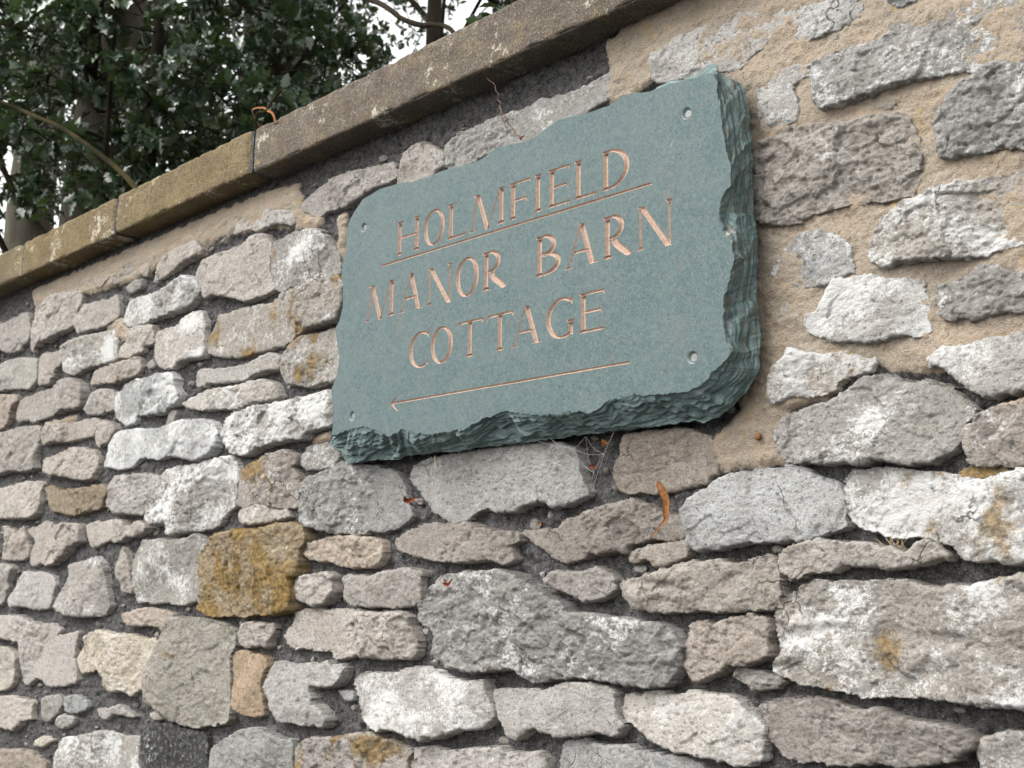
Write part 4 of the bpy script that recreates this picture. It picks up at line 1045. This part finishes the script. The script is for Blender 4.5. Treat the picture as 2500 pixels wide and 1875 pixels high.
# countersunk slotted screws
for i, s_ in enumerate(SCR):
    a = np.linspace(0, 2 * np.pi, 33)[:-1]
    ring = lambda r, y: np.stack([s_[0] + r * np.cos(a), np.full(32, y), s_[1] + r * np.sin(a)], 1)
    R_ = [ring(.0071, SIGN_Y), ring(.0066, SIGN_Y + .0004), ring(.0050, SIGN_Y + .0032), ring(.0046, SIGN_Y + .0045)]
    v = np.vstack(R_); ii = np.arange(128).reshape(4, 32); jj = np.roll(ii, -1, 1)
    f = np.stack([ii[:-1], jj[:-1], jj[1:], ii[1:]], -1).reshape(-1, 4)
    link('countersink', mesh('countersink', v, f), MAT['pit'], sign)
    yy = SIGN_Y + .0030
    R_ = [ring(.0046, yy + .0015), ring(.0046, yy + .0002), ring(.0042, yy - .0003)]
    v = np.vstack(R_); ii = np.arange(96).reshape(3, 32); jj = np.roll(ii, -1, 1)
    f = [tuple(q) for q in np.stack([ii[:-1], ii[1:], jj[1:], jj[:-1]], -1).reshape(-1, 4).tolist()] + [tuple(range(64, 96))]
    sc_ = link('screw', mesh('screw', v, f, False), MAT['steel'], sign)
    th = (1.25, 1.45, 1.15, 1.2)[i]
    u = np.array((math.cos(th), math.sin(th))); w_ = np.array((-u[1], u[0]))
    Q = [np.array(s_) + u * a_ * .0040 + w_ * b_ * .0006 for a_, b_ in ((-1, -1), (1, -1), (1, 1), (-1, 1))]
    v = np.array([(q[0], yy - .00045, q[1]) for q in Q] + [(q[0], yy + .0002, q[1]) for q in Q])
    o = link('slot', mesh('slot', v, [(0, 1, 2, 3), (4, 7, 6, 5), (0, 4, 5, 1), (1, 5, 6, 2), (2, 6, 7, 3), (3, 7, 4, 0)], False), MAT['slot'])
    o.parent = sc_; o.matrix_parent_inverse = Matrix.Translation(-Vector(sign.location))

# ------------------------------------------------------------------ small things caught on the wall
def ribbon(path, widths, curl, thick=.0006):
    path = np.asarray(path, float); n = len(path)
    t = np.gradient(path, axis=0); t /= np.linalg.norm(t, axis=1)[:, None]
    side = np.cross(t, (0, 1, 0)); side /= np.linalg.norm(side, axis=1)[:, None] + 1e-9
    w_ = np.asarray(widths)[:, None]
    rows = [path + side * w_ * u + np.array((0, -1, 0)) * w_ * curl * (abs(u) ** 1.6) for u in (-1, -.5, 0, .5, 1)]
    top = np.stack(rows, 1); bot = top + np.array((0, thick, 0))
    v = np.concatenate([top.reshape(-1, 3), bot.reshape(-1, 3)])
    ii = np.arange(n * 5).reshape(n, 5)
    f1 = np.stack([ii[:-1, :-1], ii[1:, :-1], ii[1:, 1:], ii[:-1, 1:]], -1).reshape(-1, 4)
    f2 = f1[:, ::-1] + n * 5
    ed = list(ii[:, 0]) + list(ii[-1, 1:]) + list(ii[::-1, -1][1:]) + list(ii[0, ::-1][1:-1])
    ed = np.array(ed); e2 = np.roll(ed, -1)
    f3 = np.stack([ed, e2, e2 + n * 5, ed + n * 5], 1)
    return v, np.vstack([f1, f2, f3])

p = spline([(-.858, -.050, 1.687), (-.853, -.048, 1.679), (-.849, -.045, 1.668), (-.851, -.043, 1.656), (-.854, -.041, 1.647), (-.866, -.038, 1.640), (-.881, -.036, 1.629)], 26)
wd = np.interp(np.linspace(0, 1, 26), [0, .06, .2, .5, .62, .72, .8, 1], [.0005, .0030, .0045, .0044, .0036, .0018, .0009, .0006])
v, f = ribbon(p, wd, .5)
tag(link('dried_leaf', mesh('dried_leaf', v, f), MAT['dryleaf']), 'curved orange dried leaf wing on the taupe stone below the sign', 'leaf')

def scrap(x, y, z, s, seed, name, label, mat):
    r = np.random.default_rng(seed)
    p = [(x - s, y, z - s * .3), (x - s * .3, y - s * .5, z + s * .25), (x + s * .4, y - s * .2, z - s * .1), (x + s, y, z + s * .4)]
    p = np.array(p) + r.normal(size=(4, 3)) * s * .25
    v, f = ribbon(spline(p, 10), np.interp(np.linspace(0, 1, 10), [0, .35, .7, 1], [s * .1, s * .55, s * .4, s * .08]), .9, .0004)
    tag(link(name, mesh(name, v, f), mat), label, 'leaf')
scrap(-1.287, -.034, 1.693, .0075, 3, 'leaf_scrap', 'crumpled red leaf scrap in the gap below the sign, left of centre', MAT['redleaf'])
scrap(-1.196, -.044, 1.586, .0060, 4, 'leaf_scrap', 'small red leaf scraps on top of the big lichen-spotted boulder', MAT['redleaf'])
scrap(-.950, -.030, 1.737, .0042, 6, 'leaf_scrap', 'upper curled orange scrap in the cobweb under the sign', MAT['dryleaf'])
scrap(-.967, -.030, 1.712, .0040, 7, 'leaf_scrap', 'lower curled orange scrap in the cobweb under the sign', MAT['redleaf'])
scrap(-1.047, -.034, 1.652, .0036, 9, 'leaf_scrap', 'tiny orange scrap at the left tip of the taupe stone', MAT['dryleaf'])
scrap(-1.083, -.035, 2.128, .0042, 12, 'leaf_scrap', 'tiny red scrap on the top edge of the sign', MAT['redleaf'])

a = np.linspace(0, 2 * np.pi, 21)[:-1]
rows = [(.0020, .012), (.0020, -.010), (.0038, -.0102), (.0041, -.0125), (.0036, -.0142), (.0020, -.0150), (.0002, -.0152)]
v = np.vstack([np.stack([-.757 + r_ * np.cos(a), np.full(20, y_), 1.7285 + r_ * np.sin(a)], 1) for r_, y_ in rows])
ii = np.arange(140).reshape(7, 20); jj = np.roll(ii, -1, 1)
f = np.stack([ii[:-1], ii[1:], jj[1:], jj[:-1]], -1).reshape(-1, 4)[:, ::-1]
tag(link('nail', mesh('nail', v, f), MAT['nail']), 'rusty round nail head in the mortar below the sign corner', 'nail')

p = spline([(-1.150, -.036, 2.232), (-1.129, -.036, 2.199), (-1.119, -.038, 2.171), (-1.103, -.036, 2.151), (-1.082, -.040, 2.127)], 24)
p += .0012 * rng.normal(size=p.shape)
q = spline([(-1.124, -.037, 2.183), (-1.113, -.034, 2.150), (-1.098, -.036, 2.134)], 12) + .0008 * rng.normal(size=(12, 3))
v, f = merge([tube(p, np.linspace(.0004, .0012, 24), 5), tube(q, np.linspace(.0009, .0004, 12), 5)])
tag(link('twig', mesh('twig', v, f), MAT['twig']), 'thin dead twig hanging under the coping above the sign', 'twig')
p = spline([(-1.236, -.037, 1.745), (-1.232, -.040, 1.722), (-1.236, -.040, 1.705), (-1.252, -.038, 1.690)], 16) + .0008 * rng.normal(size=(16, 3))
v, f = tube(p, np.linspace(.0006, .0004, 16), 5)
tag(link('twig', mesh('twig', v, f), MAT['straw']), 'pale dry stalk dangling from the bottom edge of the sign', 'twig')

W = [(-1.041, -.026, 1.752), (-.999, -.030, 1.735), (-.965, -.032, 1.705), (-.951, -.030, 1.724), (-.973, -.026, 1.685), (-1.087, -.026, 1.760), (-1.117, -.030, 1.730), (-.985, -.024, 1.748), (-.94, -.024, 1.752)]
parts = []
for a_, b_ in ((0, 1), (1, 2), (1, 3), (2, 4), (5, 1), (5, 6), (7, 3), (7, 2), (8, 2), (3, 4), (0, 2), (7, 1), (8, 3)):
    A_, B_ = np.array(W[a_]), np.array(W[b_]); m = (A_ + B_) / 2 + (0, -.002, -.003)
    parts.append(tube(spline([A_, m, B_], 8), np.full(8, .00013), 4))
v, f = merge(parts)
tag(link('cobweb', mesh('cobweb', v, f), MAT['web']), 'dusty cobweb strands under the bottom edge of the sign', 'cobweb')

parts = []
for i in range(14):
    b = np.array((-.607 + rng.uniform(-.012, .012), -.012, 1.607)); t_ = b + (rng.uniform(-.014, .012), -.006, rng.uniform(.008, .022))
    parts.append(tube(spline([b, (b + t_) / 2 + (0, -.004, .002), t_], 6), np.linspace(.0004, .00015, 6), 4))
v, f = merge(parts)
tag(link('grass_tuft', mesh('grass_tuft', v, f), MAT['straw']), 'tiny tuft of dry grass in the joint beside the pale slab stones', 'grass')

# ------------------------------------------------------------------ trees behind the wall
def leaf_template(spiny=True):
    """upper half of a holly blade with spines, mirrored; x along the blade (0..1)"""
    if spiny:
        e = [(0, .02), (.10, .12), (.17, .27), (.25, .19), (.36, .22), (.45, .34), (.54, .22), (.64, .20), (.73, .29), (.81, .15), (.90, .08), (1.0, 0)]
    else:
        e = [(0, .01), (.2, .17), (.45, .24), (.75, .15), (1, 0)]
    e = np.array(e); n = len(e)
    mid = np.stack([e[:, 0], np.zeros(n), -.10 * e[:, 0] ** 2], 1)
    wav = .05 * np.sin(np.arange(n) * 2.2)
    up = np.stack([e[:, 0], e[:, 1], mid[:, 2] + .45 * e[:, 1] + wav * (e[:, 1] > .15)], 1)
    dn = np.stack([e[:, 0], -e[:, 1], mid[:, 2] + .45 * e[:, 1] - wav * (e[:, 1] > .15)], 1)
    v = np.vstack([mid, up, dn])
    f = []
    for i in range(n - 1):
        f.append((i, i + 1, n + i + 1, n + i)); f.append((i + 1, i, 2 * n + i, 2 * n + i + 1))
    return v, np.array(f)

def frames(d, r):
    """orthonormal frames with x axis along d, random roll biased so blades face up"""
    d = d / np.linalg.norm(d, axis=1)[:, None]
    up = np.array((0, 0, 1.0)) + .55 * r.normal(size=d.shape)
    y = np.cross(up, d); y /= np.linalg.norm(y, axis=1)[:, None] + 1e-9
    z = np.cross(d, y)
    return np.stack([d, y, z], 2)

def crown(name, parent, center, radii, sprays, leaves, size, mat, seed, spiny=True, singles=0, clump=.0, shell=.55, barkmat='darkbark', floor=None):
    r = np.random.default_rng(seed)
    c = np.array(center)
    pos = []
    while len(pos) < sprays:
        u = r.normal(size=3); u /= np.linalg.norm(u)
        rad = r.random() ** (1 / 3) if r.random() > shell else r.uniform(.72, 1.0)
        p = u * rad
        q = p * np.array(radii)
        if noise(np.array([q[0] * 1.6 + seed]), np.array([q[2] * 1.6 + q[1] * 1.1]), 3)[0] < clump: continue
        if floor and not floor(c + q): continue
        pos.append(c + q)
    pos = np.array(pos)
    L = []; D = []; S = []; tw = []
    for p in pos:
        dirn = (p - c) / np.array(radii); dirn = dirn / (np.linalg.norm(dirn) + 1e-6) + .55 * r.normal(size=3) + (0, 0, .15)
        dirn /= np.linalg.norm(dirn)
        ln = r.uniform(.10, .22)
        a = p - dirn * ln * .6; b = p + dirn * ln * .4
        tw.append(tube(np.array([a - dirn * ln * .8 + .02 * r.normal(size=3), a, b]), [.0040, .0028, .0012], 4))
        m = r.integers(int(leaves * .7), int(leaves * 1.3) + 1)
        for k in range(m):
            t = (k + r.random()) / m
            side = np.cross(dirn, r.normal(size=3)); side /= np.linalg.norm(side) + 1e-9
            d = side * 1.0 + dirn * r.uniform(.1, .9) + (0, 0, .1)
            L.append(a + (b - a) * t); D.append(d); S.append(size * r.uniform(.65, 1.15))
    L = np.array(L); D = np.array(D); S = np.array(S)
    F = frames(D, r)
    tv, tf = leaf_template(spiny)
    depth = (L - CAM) @ FWD
    cc = (L - CAM) @ ROT
    u_, v_ = 1250 + 3100 * cc[:, 0] / cc[:, 2], 937.5 + 3100 * cc[:, 1] / cc[:, 2]
    show = (u_ > 0) & (u_ < 1300) & (v_ > 0) & (v_ < 640 - .496 * u_) & (cc[:, 2] > 0)
    order = np.argsort(np.where(show, depth, 1e6))
    single = set(order[:singles].tolist())
    tones = np.clip(r.beta(1.6, 3.0, len(L)) + .10 * r.normal(size=len(L)), 0, 1)
    if singles:
        lm = []
        for j in range(5):
            vv = tv.copy(); vv[:, 2] += .05 * np.sin(vv[:, 0] * 5 + j); vv[:, 1] *= (.9 + .07 * j)
            m_ = mesh('leaf', vv, tf); fattr(m_, 'tone', np.full(len(vv), (.15, .3, .45, .6, .25)[j])); m_.materials.append(mat); lm.append(m_)
        for j in single:
            o = bpy.data.objects.new('leaf', lm[j % 5]); C.objects.link(o); o.parent = parent
            Mx = np.eye(4); Mx[:3, :3] = F[j] * S[j]; Mx[:3, 3] = L[j] - np.array(parent.location)
            o.matrix_local = Matrix(Mx.tolist())
    rest = np.array([j for j in range(len(L)) if j not in single])
    V = np.einsum('nij,kj->nki', F[rest] * S[rest][:, None, None], tv) + L[rest][:, None, :]
    k = len(tv)
    f = (tf[None] + (np.arange(len(rest)) * k)[:, None, None]).reshape(-1, 4)
    me = mesh('foliage', V.reshape(-1, 3), f)
    fattr(me, 'tone', np.repeat(tones[rest], k))
    tag(link('foliage', me, mat, parent), kind='stuff')
    v, f = merge(tw)
    tag(link('twigs', mesh('twigs', v, f), MAT[barkmat], parent), kind='stuff')

def branch(parent, P, r0, r1, mat, name='branch', sides=8, n=26, rough=.12):
    p = spline(P, n)
    v, f = tube(p, np.linspace(r0, r1, n), sides, int(abs(P[0][0]) * 10), rough)
    return link(name, mesh(name, v, f), MAT[mat], parent)

# 1: the holly nearest the wall
t1 = tag(empty('holly_tree', (-4.55, 1.25, 0)), 'dense dark glossy holly closest behind the wall, far left of the picture', 'tree')
branch(t1, [(-4.55, 1.25, 0), (-4.6, 1.2, 1.4), (-4.7, 1.25, 2.8), (-4.75, 1.3, 4.6)], .075, .02, 'darkbark', 'trunk', 10)
for P in ([(-4.68, 1.22, 2.5), (-4.4, .95, 3.0), (-4.1, .8, 3.6)], [(-4.7, 1.24, 2.7), (-5.1, .9, 3.2), (-5.5, .8, 3.9)], [(-4.7, 1.25, 3.0), (-4.3, 1.5, 3.5), (-3.8, 1.6, 3.9)],
          [(-4.7, 1.25, 2.4), (-4.9, .8, 2.9), (-5.0, .55, 3.6)]):
    branch(t1, P, .022, .006, 'darkbark', 'branch', 6, 14)
branch(t1, [(-4.40, .95, 3.30), (-4.019, .39, 3.178), (-3.838, .39, 3.096), (-3.669, .39, 3.018), (-3.510, .39, 2.944), (-3.360, .39, 2.861), (-3.191, .39, 2.762), (-3.084, .39, 2.694), (-2.994, .39, 2.626), (-2.90, .40, 2.52)], .0055, .0085, 'moss', 'branch', 8, 60, .1)
crown('holly', t1, (-4.85, 1.15, 3.80), (1.35, .80, 1.20), 640, 15, .072, MAT['holly'], 21, True, 200, -.28, floor=lambda p: p[2] > 2.5 + .95 * float(np.clip((-4.45 - p[0]) / .5, 0, 1)))

# 2: a second holly to the right of it
t2 = tag(empty('holly_tree', (-3.75, 2.05, 0)), 'looser holly behind the wall, above the joint in the coping', 'tree')
branch(t2, [(-3.75, 2.05, 0), (-3.8, 2.05, 2.0), (-3.9, 2.1, 3.4), (-3.85, 2.1, 5.4)], .07, .02, 'darkbark', 'trunk', 10)
for P in ([(-3.85, 2.1, 2.8), (-3.5, 1.8, 3.3), (-3.2, 1.6, 3.9)], [(-3.85, 2.1, 3.0), (-4.2, 1.7, 3.4), (-4.5, 1.5, 4.0)], [(-3.85, 2.1, 3.3), (-3.5, 2.4, 3.8), (-3.1, 2.5, 4.6)]):
    branch(t2, P, .02, .005, 'darkbark', 'branch', 6, 14)
branch(t2, [(-1.99, .16, 2.28), (-1.92, .09, 2.422), (-1.887, .09, 2.436), (-1.848, .09, 2.459), (-1.83, .10, 2.468)], .0028, .0012, 'moss', 'branch', 6, 24, .1)
crown('holly', t2, (-4.35, 1.70, 3.60), (.85, .75, .9), 210, 15, .070, MAT['holly'], 34, True, 60, .0)

# 3: smooth grey trunks of two beeches
t3 = tag(empty('beech_tree', (-5.35, 1.6, 0)), 'smooth grey leaning trunk framed by the holly, right of the two', 'tree')
branch(t3, [(-5.75, 1.42, 0), (-5.60, 1.40, 2.2), (-5.50, 1.36, 3.35), (-5.36, 1.36, 4.1), (-5.1, 1.5, 5.4), (-4.9, 1.6, 7.2)], .145, .07, 'bark', 'trunk', 20, 40, .06)
branch(t3, [(-5.40, 1.40, 3.8), (-5.0, 1.1, 4.0), (-4.3, .9, 4.5)], .07, .02, 'darkbark', 'branch', 8, 16)
crown('beech', t3, (-4.9, 1.9, 7.6), (2.0, 1.6, 1.4), 260, 10, .07, MAT['far'], 45, False, 0, -.1)
t4 = tag(empty('beech_tree', (-7.0, 1.7, 0)), 'smooth grey trunk at the left edge of the picture', 'tree')
branch(t4, [(-7.05, 1.72, 0), (-7.0, 1.7, 2.4), (-6.98, 1.68, 3.7), (-6.85, 1.7, 5.0), (-6.6, 1.8, 7.4)], .17, .09, 'bark', 'trunk', 20, 40, .06)
crown('beech', t4, (-6.8, 2.2, 7.4), (2.2, 1.6, 1.8), 260, 10, .07, MAT['far'], 46, False, 0, -.1)

# 4: darker trees further back
t5 = tag(empty('tree', (-5.55, 2.6, 0)), 'dark forked tree trunk rising behind the second holly', 'tree')
branch(t5, [(-5.6, 2.6, 0), (-5.6, 2.5, 2.6), (-5.50, 2.3, 4.3), (-5.55, 2.3, 5.4), (-5.7, 2.4, 7.5)], .20, .09, 'darkbark', 'trunk', 14, 34, .15)
branch(t5, [(-5.50, 2.3, 4.2), (-5.1, 2.2, 4.6), (-4.6, 2.3, 5.2)], .07, .02, 'darkbark', 'branch', 8, 16)
crown('tree', t5, (-7.0, 2.9, 6.0), (2.0, 1.4, 1.9), 520, 16, .06, MAT['far'], 51, False, 0, -.12)
t6 = tag(empty('tree', (-9.5, 3.4, 0)), 'broad dark tree filling the gaps at the upper left', 'tree')
branch(t6, [(-9.5, 3.4, 0), (-9.5, 3.4, 3), (-9.4, 3.4, 7.5)], .22, .10, 'darkbark', 'trunk', 12, 20, .15)
crown('tree', t6, (-9.6, 3.6, 5.6), (2.6, 1.8, 2.8), 900, 16, .075, MAT['far'], 52, False, 0, -.35)
t7 = tag(empty('tree', (-6.4, 4.6, 0)), 'thin open tree against the white sky, upper middle', 'tree')
branch(t7, [(-6.4, 4.6, 0), (-6.3, 4.6, 3), (-6.2, 4.6, 5.5), (-6.0, 4.7, 9.0)], .14, .05, 'darkbark', 'trunk', 10, 24, .15)
for P in ([(-6.25, 4.6, 4.4), (-5.7, 4.4, 5.1), (-4.9, 4.2, 5.6), (-4.2, 4.1, 5.6)], [(-6.2, 4.6, 5.0), (-6.8, 4.3, 5.9), (-7.4, 4.1, 6.6)], [(-6.2, 4.6, 5.2), (-5.8, 4.9, 6.2), (-5.2, 5.2, 7.2)]):
    branch(t7, P, .04, .010, 'darkbark', 'branch', 6, 18)
crown('tree', t7, (-6.6, 4.5, 6.0), (2.6, 1.6, 1.8), 620, 11, .055, MAT['far'], 53, False, 0, -.2)

branch(t7, [(-3.0, 1.0, 3.55), (-2.5, .62, 3.12), (-2.16, .54, 2.901), (-2.083, .54, 2.839), (-2.01, .54, 2.797), (-1.968, .54, 2.784), (-1.90, .54, 2.74), (-1.84, .54, 2.60)], .008, .0045, 'darkbark', 'branch', 6, 30)
crown('tree', t7, (-1.66, .62, 2.86), (.28, .16, .12), 22, 12, .05, MAT['holly'], 57, True, 0, -1)
p = spline([(-1.955, .12, 2.432), (-1.936, .09, 2.450), (-1.901, .09, 2.446), (-1.880, .09, 2.434), (-1.856, .09, 2.412), (-1.84, .10, 2.33)], 24)
v, f = ribbon(p, np.linspace(.0012, .0030, 24), .6, .0008)
tag(link('dead_frond', mesh('dead_frond', v, f), MAT['dryleaf']), 'curled orange dead frond arching over the coping joint', 'plant')
